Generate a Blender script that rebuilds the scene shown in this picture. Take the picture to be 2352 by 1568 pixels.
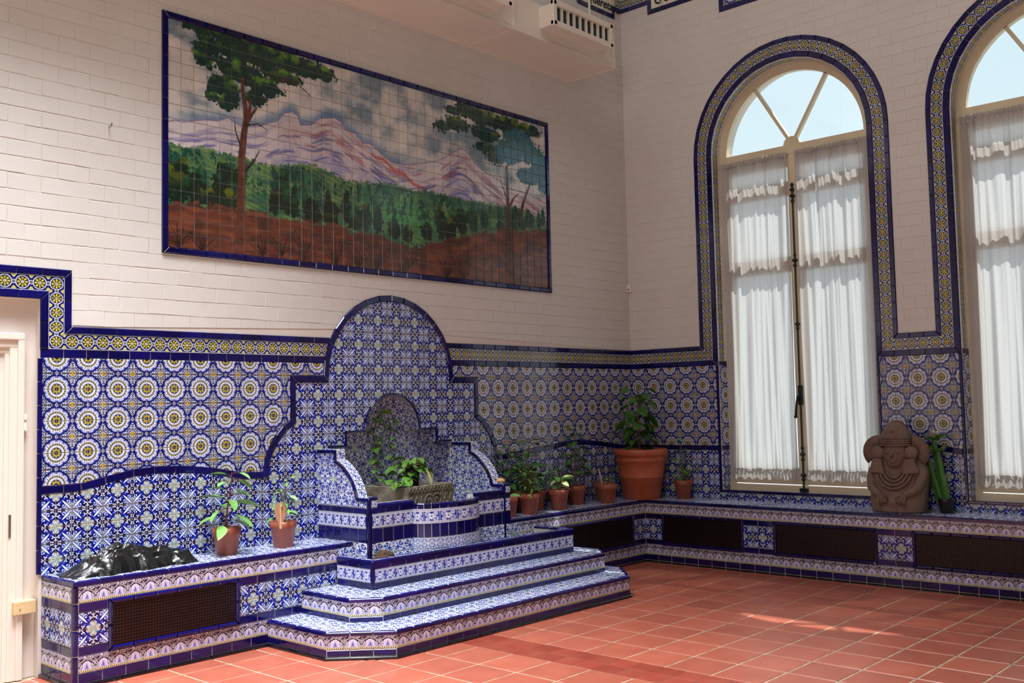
import bpy, bmesh, math, random
import numpy as np
from mathutils import Matrix, Vector
random.seed(7); rng = np.random.RandomState(7)
for o in list(bpy.data.objects): bpy.data.objects.remove(o)
SC = bpy.context.scene; COL = SC.collection
T = 0.108            # metres per wall tile; all plan numbers below are in tiles
PI = math.pi
# ------------------------------------------------------------------ camera
CAM = np.array([-88.715, -63.959, 15.918]); YAW, PIT, ROL = 0.829, 0.064, -0.022
fw = np.array([math.sin(YAW)*math.cos(PIT), math.cos(YAW)*math.cos(PIT), math.sin(PIT)])
r0 = np.array([math.cos(YAW), -math.sin(YAW), 0]); u0 = np.cross(r0, fw)
cr, sr = math.cos(ROL), math.sin(ROL)
rt, up = cr*r0+sr*u0, -sr*r0+cr*u0
cd = bpy.data.cameras.new('camera'); cam = bpy.data.objects.new('camera', cd); COL.objects.link(cam)
cd.sensor_width = 36; cd.lens = 2308.07/2352*36; cd.clip_start = .05; cd.clip_end = 200
M = Matrix.Identity(4)
for i in range(3): M[i][0], M[i][1], M[i][2], M[i][3] = rt[i], up[i], -fw[i], CAM[i]*T
cam.matrix_world = M; SC.camera = cam
# ------------------------------------------------------------------ light
SUNDIR = Vector((-24.2, 11.9, -45.0)).normalized()      # way the sunlight travels
w = bpy.data.worlds.new('world'); SC.world = w; w.use_nodes = True
wn = w.node_tree; bgn = wn.nodes['Background']
tc = wn.nodes.new('ShaderNodeTexCoord'); sx = wn.nodes.new('ShaderNodeSeparateXYZ'); rp = wn.nodes.new('ShaderNodeValToRGB')
wn.links.new(tc.outputs['Generated'], sx.inputs[0]); wn.links.new(sx.outputs['Z'], rp.inputs[0]); wn.links.new(rp.outputs[0], bgn.inputs[0])
rp.color_ramp.elements[0].position = 0.0; rp.color_ramp.elements[0].color = (.90, .98, 1.0, 1)
rp.color_ramp.elements[1].position = 0.6; rp.color_ramp.elements[1].color = (.62, .84, 1.0, 1)
bgn.inputs[1].default_value = 1.1
sl = bpy.data.lights.new('sun', 'SUN'); sl.energy = 8.0; sl.angle = math.radians(.6); sl.color = (1, .95, .86)
so = bpy.data.objects.new('sun', sl); COL.objects.link(so); so.rotation_euler = SUNDIR.to_track_quat('-Z', 'Y').to_euler()
def area(name, loc, sx_, sy_, e, target=None, col=(1, .97, .93)):
    l = bpy.data.lights.new(name, 'AREA'); l.shape = 'RECTANGLE'; l.size = sx_*T; l.size_y = sy_*T; l.energy = e; l.color = col
    o = bpy.data.objects.new(name, l); COL.objects.link(o); o.location = Vector(loc)*T
    if target: o.rotation_euler = (Vector(target)-Vector(loc)).to_track_quat('-Z', 'Y').to_euler()
    return o
area('skylight_light', (-71, -24, 83), 34, 28, 680, col=(.93, .97, 1)).data.spread = math.radians(72)
area('ambient_fill', (-52, -30, 82.8), 60, 38, 110, col=(.97, .98, 1))  # weak fill lamp added below the skylight to raise the ambient light
area('right_wall_fill', (-112.5, -50, 42), 44, 30, 220, (-20, -34, 36), col=(1, .99, .94))  # added fill lamp aimed at the right wall; no window stands there
SC.view_settings.view_transform = 'Standard'; SC.view_settings.look = 'None'
SC.view_settings.gamma = 1; SC.view_settings.use_curve_mapping = False; SC.view_settings.exposure = 0.0
try:
    SC.cycles.use_denoising = True; SC.cycles.max_bounces = 8; SC.cycles.transparent_max_bounces = 12
    SC.cycles.sample_clamp_indirect = 6
except Exception: pass

# ------------------------------------------------------------------ textures drawn with numpy
def sm(d, w=.012): return np.clip(.5-d/w, 0, 1)[..., None]          # 1 where d<0
def C(r, g, b): return np.array([r, g, b])/255.
def put(img, d, col, w=.012):
    m = sm(d, w); img *= (1-m); img += m*np.asarray(col)
def grid(n, lo=-1., hi=1.):
    a = (np.arange(n)+.5)/n*(hi-lo)+lo
    return np.meshgrid(a, a)
def vnoise(X, Y, seed=0, per=None):
    r = np.random.RandomState(seed); N = per or 64; tab = r.rand(N, N)
    xi = np.floor(X).astype(int); yi = np.floor(Y).astype(int); fx = X-xi; fy = Y-yi
    fx = fx*fx*(3-2*fx); fy = fy*fy*(3-2*fy)
    g = lambda a, b: tab[a % N, b % N]
    return (g(xi, yi)*(1-fx)+g(xi+1, yi)*fx)*(1-fy)+(g(xi, yi+1)*(1-fx)+g(xi+1, yi+1)*fx)*fy
def fbm(X, Y, seed=0, oc=4):
    s = 0; a = .5; 
    for k in range(oc): s = s+a*vnoise(X*2**k, Y*2**k, seed+k); a *= .5
    return s/(1-.5**oc)
def toimg(name, arr):
    h, wd, _ = arr.shape; im = bpy.data.images.new(name, wd, h)
    a = np.ones((h, wd, 4), np.float32); a[..., :3] = np.clip(arr, 0, 1)
    im.pixels.foreach_set(a.ravel()); im.update(); im.pack(); return im
NAVY = C(16, 14, 70); BLU = C(30, 34, 150); LB = C(120, 140, 215); WHT = C(226, 228, 236)
def tex_flower(n=448):
    X, Y = grid(n); ax, ay = np.abs(X), np.abs(Y); a = np.maximum(ax, ay); b = np.minimum(ax, ay)
    d = (a+b)/2**.5; e = (a-b)/2**.5; S = lambda t: np.sin(np.clip(t, 0, 1)*PI)
    img = np.ones((n, n, 3))*C(18, 16, 62)
    put(img, d-.40+.25*np.abs(e), C(210, 216, 240))                       # pale field round the star
    put(img, np.abs(np.hypot(a-.33, b-.02)-.13)-.014, NAVY); put(img, np.maximum(np.abs(b-.05-.3*(a-.1)**2)-.010, a-.5), NAVY)
    # acanthus beside the long leaf
    for (cx, cy, rx, ry) in ((.62, .40, .17, .13), (.78, .62, .15, .12), (.70, .46, .13, .16)):
        q = np.hypot((a-cx)/rx, (b-cy)/ry)-1; put(img, q-.25, C(10, 10, 60), .08); put(img, q, C(20, 24, 140), .08); put(img, np.hypot((a-cx-.02)/rx, (b-cy-.03)/ry)-.45, C(72, 92, 205), .25)
    q = np.hypot(a-.50, b-.22); put(img, q-.145, NAVY); put(img, q-.13, C(176, 194, 238)); put(img, np.hypot(a-.53, b-.255)-.095, C(44, 58, 175)); put(img, np.hypot(a-.555, b-.285)-.05, C(205, 214, 242))
    lw = .064*S((d-.04)/.86)**.7
    put(img, np.maximum(e-lw-.026, d-.93), NAVY); put(img, np.where(d < .9, e-lw, 1), C(208, 220, 246))
    px, py = a-.84, b-.37; rr_ = np.hypot(px, py); aa = np.arctan2(py, px); q = rr_-.125*(.62+.38*np.cos(3*(aa-1.9)))     # white bell
    put(img, q-.022, C(14, 12, 56)); put(img, q, C(218, 224, 244)); put(img, np.hypot(px, py)-.03, C(120, 140, 215), .06)
    put(img, np.abs(b)-.022*S((a-.04)/.5)-.008, NAVY); put(img, np.where((a > .05) & (a < .53), b-.02*S((a-.05)/.5), 1), WHT)
    w1 = .045*S((b-.02)/.42); put(img, np.where((b > .02) & (b < .44), (1-a)-w1-.016, 1), NAVY); put(img, np.where((b > .02) & (b < .44), (1-a)-w1, 1), C(222, 226, 240))
    q = np.minimum(np.hypot((a-.82)/1.6, b-.07)-.042, np.hypot(a-.70, (b-.09)/1.5)-.04); q = np.minimum(q, np.hypot(a-.92, b-.17)-.035); put(img, q, C(205, 210, 234))
    cx, cy = 1-ax, 1-ay; r = np.hypot(cx, cy); th = np.arctan2(cy, cx)
    R = .375*(1+.14*np.cos(4*th)-.05*np.cos(8*th))
    put(img, r-R-.045, NAVY); put(img, r-R-.03, C(222, 226, 232)); put(img, r-R+.012, C(66, 72, 62)); put(img, r-R+.03, C(196, 204, 204))
    q = np.hypot((r-.235)/1.5, .235*((((th*4/(2*PI))) % 1)-.5)*2*PI/4*1.15)-.062; put(img, q-.022, C(40, 62, 62)); put(img, q, C(150, 172, 196))
    tt_ = ((th*4/(2*PI)+.5) % 1)-.5; q = np.hypot((r-.23)/3.2, .23*tt_*2*PI/4)-.05; put(img, q-.018, C(84, 84, 58)); put(img, q, C(228, 230, 220))
    put(img, r-.085, C(90, 98, 70)); put(img, r-.065, C(232, 234, 214))
    g = fbm(X*6+9, Y*6+9, 3)[..., None]; img *= .90+.2*g
    return img
def tex_medal(n=448):
    X, Y = grid(n); ax, ay = np.abs(X), np.abs(Y)
    N2 = C(22, 20, 70); nz = fbm(X*3+5, Y*3+5, 8)[..., None]; img = np.ones((n, n, 3))*C(30, 36, 132)*(.5+.7*nz)
    r = np.hypot(X, Y); th = np.arctan2(Y, X); r2 = np.hypot(1-ax, 1-ay); t2 = np.arctan2(1-ay, 1-ax)
    for s in (0, 1):
        px, py = (1-ax, 1-ay) if s == 0 else (1-ay, 1-ax)
        for (cx, cy, rx, ry, an) in ((.33, .11, .10, .045, .5), (.46, .115, .11, .05, .35), (.58, .10, .08, .038, .9), (.26, .20, .07, .035, 1.1), (.70, .05, .05, .03, 1.2), (.42, .235, .06, .03, .2)):
            u_, v_ = px-cx, py-cy; q = (np.hypot((u_*math.cos(an)+v_*math.sin(an))/rx, (-u_*math.sin(an)+v_*math.cos(an))/ry)-1)*ry; put(img, q-.026, N2); put(img, q, C(196, 204, 232))
        q = (np.hypot((px-.42)/.15, py/.034)-1)*.034; put(img, q-.022, N2); put(img, q, C(190, 168, 52)); put(img, np.hypot((px-.36)/3, py)-.012, C(150, 110, 30))
    q = np.abs(1-ax-.30)+np.abs(1-ay-.30)-.075; put(img, q-.02, N2); put(img, q, C(120, 124, 96))
    R = .735+.075*np.abs(np.cos(5*th)); put(img, r-R-.035, N2); put(img, r-R-.012, C(190, 198, 236)); put(img, r-R+.028, C(38, 52, 168)); put(img, r-R+.055, C(226, 228, 240))
    k = ((th*10/(2*PI)+.0) % 1)-.5; la = .68*k*2*PI/10; q = np.hypot(r-.66, la); put(img, np.abs(q-.085)-.013, C(52, 60, 150)); put(img, np.hypot((r-.635)*.7, la*1.4)-.03, C(120, 130, 205))
    k2 = ((th*10/(2*PI)+.5) % 1)-.5; put(img, np.maximum(np.abs(k2)*.3-.02, np.abs(r-.66)-.06), C(60, 66, 150))
    put(img, r-.615, C(226, 228, 238)); put(img, r-.595, C(44, 44, 40)); k = (np.abs(((th*22/(2*PI)) % 1)-.5)); put(img, np.maximum(np.abs(r-.545)-.026, k*.155-.05), C(184, 176, 92))
    put(img, r-.50, C(46, 46, 60)); put(img, r-.485, C(228, 230, 240)); ln = np.abs(((th*34/(2*PI)) % 1)-.5); put(img, np.maximum(np.abs(r-.43)-.03, .16-ln), C(186, 192, 226))
    put(img, r-.37, C(120, 126, 176), .06); put(img, r-.33, C(56, 58, 72), .03); put(img, r-.255-.045*np.cos(8*th), C(204, 184, 52)); put(img, np.abs(r-.20)-.02*np.abs(np.cos(4*th)), C(90, 80, 30)); put(img, r-.135, C(18, 18, 74)); put(img, np.minimum(np.abs(X), np.abs(Y))-.008+np.clip(r-.13, 0, 1)*9, C(170, 176, 210))
    put(img, r2-.235, N2); put(img, r2-.215, C(224, 226, 238)); put(img, r2-.175, C(64, 58, 44)); put(img, r2-.155-.012*np.cos(8*t2), C(212, 180, 40)); put(img, np.abs(r2-.105)-.024*np.abs(np.sin(4*t2)), C(140, 100, 28)); put(img, r2-.04, C(176, 124, 40))
    r3 = np.minimum(np.hypot(1-ax, ay), np.hypot(ax, 1-ay)); put(img, r3-.125, N2); put(img, r3-.11, C(204, 208, 228)); put(img, r3-.075, C(60, 60, 90)); put(img, r3-.055, C(150, 132, 138))
    return img*(.92+.14*nz)
def tex_circles(n=224):
    X, Y = grid(n, -.5, .5); img = np.ones((n, n, 3))*C(26, 24, 84)
    x0 = .5-np.abs(X); r = np.hypot(x0, Y); th = np.arctan2(Y, x0)
    tri = np.maximum(np.abs(X)-.16*(np.abs(Y)*4-.9), np.abs(np.abs(Y)-.36)-.07); put(img, tri-.02, C(210, 214, 230)); put(img, tri, C(178, 176, 66)); put(img, np.maximum(tri+.01, .02-np.abs(X)), C(196, 190, 80))
    put(img, r-.43, C(24, 24, 70)); put(img, r-.415, C(205, 210, 234)); put(img, r-.36, C(40, 44, 110)); put(img, r-.335, C(48, 50, 50))
    pet = np.abs(np.cos(4*th)); q = np.hypot(r-.215, (1-pet)*.23)-.095; put(img, q, C(200, 186, 62)); 
    put(img, r-.105, C(60, 56, 60)); put(img, r-.09, C(222, 214, 214)); put(img, r-.04, C(150, 120, 60))
    r1 = np.hypot(X, Y); put(img, r1-.135, C(205, 210, 234)); put(img, r1-.095, C(44, 48, 120)); put(img, r1-.06, C(120, 124, 80))
    put(img, .455-np.abs(Y), C(216, 218, 226)); put(img, np.abs(np.abs(Y)-.45)-.008, C(50, 50, 70))
    return img
def tex_wave(n=256):
    X, Y = grid(n, -.5, .5); img = np.ones((n, n, 3))*C(34, 26, 70)
    q = vnoise(X*14+20, Y*14+20, 5); put(img, .02-(q-.52)*.2*np.where(Y > .2, 1, 0), C(205, 200, 214))
    cl = .16-.40*np.clip((np.abs(X)-.08)/.42, 0, 1)**1.25+.022*np.cos(X*62)                # palmette top edge
    put(img, Y-cl-.035, C(34, 26, 78)); put(img, Y-cl, C(212, 206, 224))
    q = np.hypot(X*1.0, (Y+.22)*.8); ray = np.abs(np.sin(np.arctan2(Y+.32, np.abs(X)+1e-6)*9)); put(img, np.maximum(q-.24, ray-.25), C(176, 172, 222))
    put(img, np.maximum(np.abs(X)-.03-.34*np.clip(-.02-Y, 0, .3), np.abs(Y+.15)-.15), C(120, 126, 212), .09); put(img, np.maximum(np.abs(X)-.012, np.abs(Y+.17)-.10), C(34, 26, 96))
    for sx_ in (-1, 1):
        for k in range(3): put(img, np.abs(np.hypot(X-sx_*.5, Y+.12)-.10-.07*k)-.012-(Y > .05)*-.1, C(58, 50, 96))
    wv = .33-.22*np.abs(np.sin(X*PI))**1.3; put(img, np.abs(Y-wv)-.068, C(40, 34, 60)); put(img, np.abs(Y-wv)-.05, C(134, 124, 120)); put(img, np.abs(Y-wv+.02)-.012, C(214, 208, 218))
    for s in (-1, 1):
        for (cx, cy, r) in ((.40, .40, .06), (.25, .43, .05), (.10, .40, .05), (.40, -.02, .07)):
            q = np.hypot(X-s*cx, Y-cy); put(img, np.abs(q-r)-.018, C(216, 212, 226))
    put(img, .455-Y, C(70, 60, 130)); 
    put(img, Y+.325, C(70, 50, 44)); put(img, Y+.335, C(222, 214, 178)); put(img, np.maximum(np.abs(Y+.405)-.035, .26-np.abs(((X*8) % 1)-.5)-.03)-.0, C(222, 214, 178))
    put(img, np.maximum(np.abs(Y+.405)-.032, np.abs(((X*8) % 1)-.5)/8-.032), C(60, 48, 40)); put(img, Y+.475, C(96, 62, 30))
    return img
def tex_scroll(n=224):
    X, Y = grid(n, -.5, .5); img = np.ones((n, n, 3))*C(54, 60, 150)
    r = np.hypot(X, Y); th = np.arctan2(Y, X)
    for (cx, cy, r_) in ((-.26, .16, .13), (.26, -.16, .13), (.25, .2, .10), (-.26, -.2, .10)):
        q = np.hypot(X-cx, Y-cy); put(img, np.abs(q-r_)-.035, C(222, 226, 238))
        put(img, q-.05, C(190, 200, 230))
    q = r-.20-.05*np.cos(5*th+.8)-.03*np.cos(3*th); put(img, q-.025, C(30, 30, 96)); put(img, q, C(228, 230, 240)); put(img, np.abs(np.sin(5*th+.8))*r-.02, C(120, 132, 205)); put(img, r-.05, C(70, 80, 170))
    put(img, .30-np.abs(Y), C(36, 34, 100)); put(img, .32-np.abs(Y), C(224, 226, 232)); put(img, np.abs(np.abs(Y)-.39)-.012, C(60, 64, 140)); put(img, np.abs(np.abs(Y)-.45)-.02, C(150, 156, 190))
    put(img, .485-np.abs(X), C(200, 204, 220))
    return img
def tex_small(n=320):
    X, Y = grid(n); ax, ay = np.abs(X), np.abs(Y)
    img = np.ones((n, n, 3))*C(226, 230, 238)
    for k, (fx, fy, ph) in enumerate(((5, 3, .3), (3, 5, 1.4), (7, 6, 2.2))):
        v = np.sin(fx*PI*ax+1.7*np.sin(fy*PI*ay+ph))*np.sin(fx*PI*ay+1.7*np.sin(fy*PI*ax+ph))
        put(img, .36+.1*k-v, (C(34, 44, 150), C(70, 92, 190), C(24, 26, 100))[k], .08)
    r = np.hypot(1-ax, 1-ay); th = np.arctan2(1-ay, 1-ax); R = .30*(1+.12*np.cos(4*th)); put(img, r-R-.02, C(60, 80, 110)); put(img, r-R, C(222, 228, 216)); put(img, np.abs(r-.17)-.05*np.abs(np.sin(2*th)), C(110, 150, 150))
    r = np.hypot(ax, ay); put(img, np.maximum(np.minimum(np.abs(ax-ay)/1.4, np.minimum(ax, ay))-.035*np.sin(np.clip(r/.5, 0, 1)*PI), r-.5), C(230, 234, 244))
    return img
def tex_mural(n=40):
    W, H = 40*n, 16*n
    u = (np.arange(W)+.5)/n; v = (np.arange(H)+.5)/n; U, V = np.meshgrid(u, v)
    f1 = fbm(U*.35, V*.5, 11, 5); f2 = fbm(U*2.2, V*2.2, 21, 4); f3 = fbm(U*6, V*6, 31, 3)
    img = np.ones((H, W, 3))*C(205, 200, 196)
    cl = np.clip((f1-.47)*5, 0, 1)[..., None]; img = img*(1-cl)+C(120, 138, 152)*cl
    cl = np.clip((fbm(U*.8+7, V*1.1, 41, 4)-.5)*5, 0, 1)[..., None]*.5; img = img*(1-cl)+C(226, 216, 208)*cl
    def ip(pts): p = np.array(pts, float); return np.interp(u, p[:, 0], p[:, 1])[None, :]
    ridge = ip([(0,8.7),(.5,8.9),(1.2,8.9),(2.1,9.2),(2.9,9.4),(3.8,9.5),(4.7,9.9),(5.4,9.6),(5.8,9.5),(6.4,9.6),(7.4,9.8),(8.1,10.2),(8.9,10.5),(9.5,11.2),(10.2,11.5),(10.7,11.3),(11,10.6),(12,10.8),(12.9,11.5),(14.3,11.8),(14.9,11.6),(15.3,11.1),(16.3,10.9),(16.5,10.7),(17.1,10.3),(17.9,10.4),(18.6,10),(19.2,9.6),(20.2,9.2),(21.4,9.2),(22.9,9.5),(25.1,10.1),(26.2,10.6),(27.3,11.3),(28.3,11.8),(29,11.7),(29.7,11.1),(30.7,10.4),(31.3,10.2),(32.8,9.8),(34.7,9.1),(36.6,9),(38.6,8.7),(40.3,8.3)])
    green = ip([(0,7.2),(2.8,7.3),(4.3,7.2),(6.6,7.1),(8,7),(10,7.3),(12,7.7),(14.2,7.2),(16.1,6.9),(18.2,7.2),(20.2,7.4),(21.8,7.2),(25,7.3),(28.2,7.2),(34,7.4),(35.9,7.4),(39.9,6.7)])
    brown = ip([(0,2.9),(2,3.3),(5.4,3.3),(8,3.3),(11.1,3),(14.2,3.3),(15.8,2.9),(18.7,3),(20,2.4),(22.1,2.3),(24.9,2.8),(26.1,3.3),(29,3.9),(32,4.7),(33.9,5),(39.9,5.7)])
    dr = V-ridge; halo = np.clip(1-np.abs(dr-.15)/.7, 0, 1)[..., None]*np.clip((14-np.abs(U-12))/10, 0, 1)[..., None]*.75; img = img*(1-halo)+C(84, 120, 165)*halo
    # mountains: downhill strokes
    sl = np.gradient(ridge[0]); sgn = np.sign(-sl)[None, :]; 
    rs = np.convolve(np.pad(ridge[0], 60, 'edge'), np.ones(121)/121, 'valid')[None, :]; st = fbm(U*.7, (V-rs*1.15)*4.2+50, 51, 4); st2 = fbm(U*.6+40, (V-rs*1.3)*3.4+60, 61, 4)
    mt = np.ones((H, W, 3))*C(206, 196, 200)
    dep = np.clip(-dr/3.2, 0, 1)
    a = (np.clip((st-.5)*5, 0, 1)*np.clip(dep*1.7, .15, 1))[..., None]*.85; mt = mt*(1-a)+C(92, 90, 150)*a
    a = (np.clip((st2-.52)*5, 0, 1)*np.clip(1-np.abs(dep-.45)*1.6, 0, 1)*np.clip((U-9)/4, 0, 1))[..., None]*.85; mt = mt*(1-a)+C(160, 96, 104)*a
    a = np.clip((dep-.6)*2, 0, 1)[..., None]*.6*np.clip((f2-.3)*3, 0, 1)[..., None]; mt = mt*(1-a)+C(128, 134, 190)*a
    a = np.clip(1-np.abs(V-(9.55-(U-18.5)*.40+.12*np.sin(U*3))+.12)/(.12+.25*np.clip(f2, 0, 1)*2*np.clip(1-np.abs(U-21)/3.2, 0, 1)), 0, 1)*((U > 18) & (U < 25)); mt = mt*(1-a[..., None]*.8)+C(176, 62, 56)*a[..., None]*.8
    put(mt, np.abs(dr)-.06, C(110, 92, 130), .1)
    m = sm(dr+(f3-.5)*.15, .08); img = img*(1-m)+mt*m
    # green hills
    gr = np.ones((H, W, 3))*C(56, 104, 76); k = np.clip((fbm(U*.5+3, V*1.6, 71, 4)-.38)*4, 0, 1)[..., None]
    gr = gr*(1-k)+C(104, 140, 84)*k; kk = np.clip(1-np.abs(U-21)/5, 0, 1)*np.clip(1-np.abs(V-4.8)/2.2, 0, 1); gr = gr*(1-kk[..., None])+C(72, 165, 70)*kk[..., None]
    rows = (np.sin((V*1.0+U*.35)*16) > .3)[..., None]*np.clip((f1-.4)*4, 0, 1)[..., None]; gr *= 1-.18*rows
    tr = fbm(U*2.6, V*1.0+5, 81, 4)*.6+.4*f3
    a = (np.clip((tr-.5)*9, 0, 1)*np.clip((V-brown)*.6, 0, 1)*np.clip((green-V)*4, .0, 1))[..., None]*.9; gr = gr*(1-a)+C(18, 62, 56)*a
    m = sm(V-green+(f3-.5)*.7, .06); img = img*(1-m)+gr*m
    def blob(cx, cy, rx, ry, col, s=.35, seed=0, hi=None):
        nonlocal img
        q = np.hypot((U-cx)/rx, (V-cy)/ry)-1+(f2-.5)*1.0*s*3+(f3-.5)*s*2.2; mm = sm(q, .12)
        c = np.asarray(col)*(.75+.6*f3[..., None])
        if hi is not None:
            h = np.clip((fbm(U*1.5+seed, V*1.8, 91+seed, 3)-.5)*5, 0, 1)[..., None]*np.clip((V-cy)/ry+.4, 0, 1)[..., None]; c = c*(1-h)+np.asarray(hi)*h
        img = img*(1-mm)+c*mm
    bl = [(0.8,4.6,1.2,1.5),(2.3,4.3,1,1.3),(4.6,4.6,1.4,1.8),(4,3.8,1.6,1),(9.3,5.2,.55,1.7),(10,4.4,.7,1.3),(8.7,4.2,.5,1.1),(12,4,.9,.9),(13.5,4.8,.28,1.6),(13.8,4,.9,1),(15.3,4.7,.5,1.2),(16.2,3.8,.8,.9),(17.4,4.2,.5,1.2),(18.6,4,.5,1.3),(20.3,3.6,.7,.8),(21.8,3.3,.6,.7),(24,3.7,.7,.7),(25.7,4.6,.6,1.5),(26.8,4.2,.7,1.2),(28.2,5.2,.7,1.2),(29.6,5.6,.7,1),(31.2,5.8,.6,.9),(35.3,6.2,1,1),(37.4,6.4,.7,.9),(38.8,6.6,.3,1),(39.4,6.9,.35,1),(36.3,6,.6,.8),(33.3,5.2,.6,.5)]
    for i, b_ in enumerate(bl): blob(*b_, C(24, 40, 30) if i < 20 else C(26, 60, 46), .3, i, C(96, 104, 30) if i % 3 == 0 else C(40, 96, 60))
    # brown earth
    er = np.ones((H, W, 3))*C(98, 54, 42); k = np.clip((fbm(U*.7, V*3.5, 101, 4)-.42)*4, 0, 1)[..., None]; er = er*(1-k*.7)+C(136, 78, 54)*k*.7
    k = np.clip((fbm(U*.9+20, V*1.6, 111, 4)-.5)*5, 0, 1)[..., None]; er = er*(1-k*.6)+C(58, 38, 36)*k*.6
    m = sm(V-brown+(f3-.5)*.5+(f2-.5)*.8, .12); img = img*(1-m)+er*m
    def stroke(pts, w0, w1, col):
        nonlocal img
        p = np.array(pts, float); n_ = len(p)-1; best = np.full(U.shape, 9.)
        x0, x1 = p[:, 0].min()-1, p[:, 0].max()+1; y0, y1 = p[:, 1].min()-1, p[:, 1].max()+1
        i0, i1 = max(0, int(x0*n)), min(W, int(x1*n)); j0, j1 = max(0, int(y0*n)), min(H, int(y1*n))
        if i1 <= i0 or j1 <= j0: return
        Us, Vs = U[j0:j1, i0:i1], V[j0:j1, i0:i1]; B = np.full(Us.shape, 9.)
        for i in range(n_):
            a_, b_ = p[i], p[i+1]; ab = b_-a_; t = np.clip(((Us-a_[0])*ab[0]+(Vs-a_[1])*ab[1])/(ab@ab+1e-9), 0, 1)
            wv = w0+(w1-w0)*(i+t)/n_; B = np.minimum(B, np.hypot(Us-a_[0]-t*ab[0], Vs-a_[1]-t*ab[1])-wv)
        mm = sm(B+(f3[j0:j1, i0:i1]-.5)*.05, .05); c = np.asarray(col)*(.7+.6*f2[j0:j1, i0:i1, None])
        img[j0:j1, i0:i1] = img[j0:j1, i0:i1]*(1-mm)+c*mm
    TB = C(92, 52, 42); G1, G2 = C(28, 62, 58), C(96, 142, 54)
    t1 = [(3.2,15.9,2.14,.54),(3.2,14.8,1.14,.76),(2.8,13.9,.89,.61),(5.1,15.1,2.38,1.05),(7.8,15.3,3.39,1.1),(10.8,15.1,2.66,.81),(13,15.1,1.37,.6),(5.8,13.5,2.66,.85),(9.1,14,2.14,.58),(7.8,12.8,1.49,.78),(7,11.8,1.06,.63),(4.3,12.1,1.39,.83),(3.4,11.2,.68,.41),(4.7,11,.85,.62)]
    for i, b_ in enumerate(t1): blob(*b_, G1*.85, .28, i, G2)
    t2 = [(27.4,15.1,1.17,.47),(29.3,15.4,1.58,.7),(26.1,13.4,1.26,.51),(27.7,13.9,1.66,.69),(31.1,15.2,2.51,.79),(34.2,15.1,2.91,.8),(37.2,15.1,2.07,.64),(31.6,13.7,2.01,.7),(31.6,12.4,1.5,.48),(32.7,11.7,1.4,.62)]
    for i, b_ in enumerate(t2): blob(*b_, G1*.9, .3, i+4, C(110, 124, 44))
    for i, b_ in enumerate([(36.2,13.6,2.4,1.3),(38.8,11.2,1.3,1.2),(34.8,12.7,1.98,1.35),(38.1,12.8,2.09,1.01),(37.1,10.6,1.5,.82),(39.6,12.1,.99,1.12),(39.5,10.1,.7,.93)]): blob(*b_, C(52, 98, 112), .22, i, C(60, 110, 100))
    stroke([(5.9,13),(5.9,12.1),(6.1,11.1),(6.2,10.1),(6,8.9),(5.8,7.2),(5.8,5.1),(5.7,3),(5.6,.9),(5.4,-.2)], .13, .42, TB)
    stroke([(6.6,11.6),(6.5,10.8),(6.2,10.0)], .09, .2, TB); stroke([(7.1,11.1),(6.6,10.4),(6.2,9.8)], .07, .2, TB)
    stroke([(34.3,11.1),(34.4,8.4),(34.4,5.1),(34.7,2.5),(34.7,-.3)], .13, .5, C(78, 52, 48)); stroke([(37.6,9.9),(36.6,8.1),(36,6.2)], .1, .25, C(80, 56, 52))
    stroke([(34.5,7.2),(35.3,8.3),(35.9,8.7)], .16, .05, TB); stroke([(8.9,13.6),(9.8,13.8),(10.8,13.7),(12,13)], .08, .03, TB)
    stroke([(6.1,6.2),(6.8,7),(7.3,7.9)], .1, .03, C(50, 34, 30)); stroke([(6.1,9.6),(7.2,9.9),(8,9.6)], .06, .02, C(50, 34, 30)); stroke([(5.7,8),(5.3,9),(5.2,10)], .07, .02, C(50, 34, 30)); stroke([(34.2,8.2),(33.6,9.4),(33.2,10.4)], .07, .02, C(50, 40, 40))
    rr = random.Random(5)
    for bx, by, s in [(.8,.2,1),(2.6,.1,.8),(7.5,.3,1.1),(11.2,.3,1.5),(14.2,.2,1.6),(16.5,.2,1.1),(18.4,.3,1.7),(22,.6,.8),(26.3,.2,1.7),(28.4,.2,1.2),(9.2,.4,.9)]:
        for k in range(11):
            an = PI*(.12+.76*k/10)+rr.uniform(-.1, .1); L = s*rr.uniform(1., 1.5); x1, y1 = bx+math.cos(an)*L*.6, by+math.sin(an)*L*.7
            stroke([(bx, by-.2), (bx+(x1-bx)*.6, by+(y1-by)*.7), (x1+rr.uniform(-.2, .2)+math.cos(an)*L*.3, y1+L*.35)], .05, .018, C(54, 32, 28))
    tile = np.array([[rr.uniform(.95, 1.03) for _ in range(40)] for _ in range(16)])
    img *= tile[np.clip(V.astype(int), 0, 15), np.clip(U.astype(int), 0, 39)][..., None]
    return img

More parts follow.
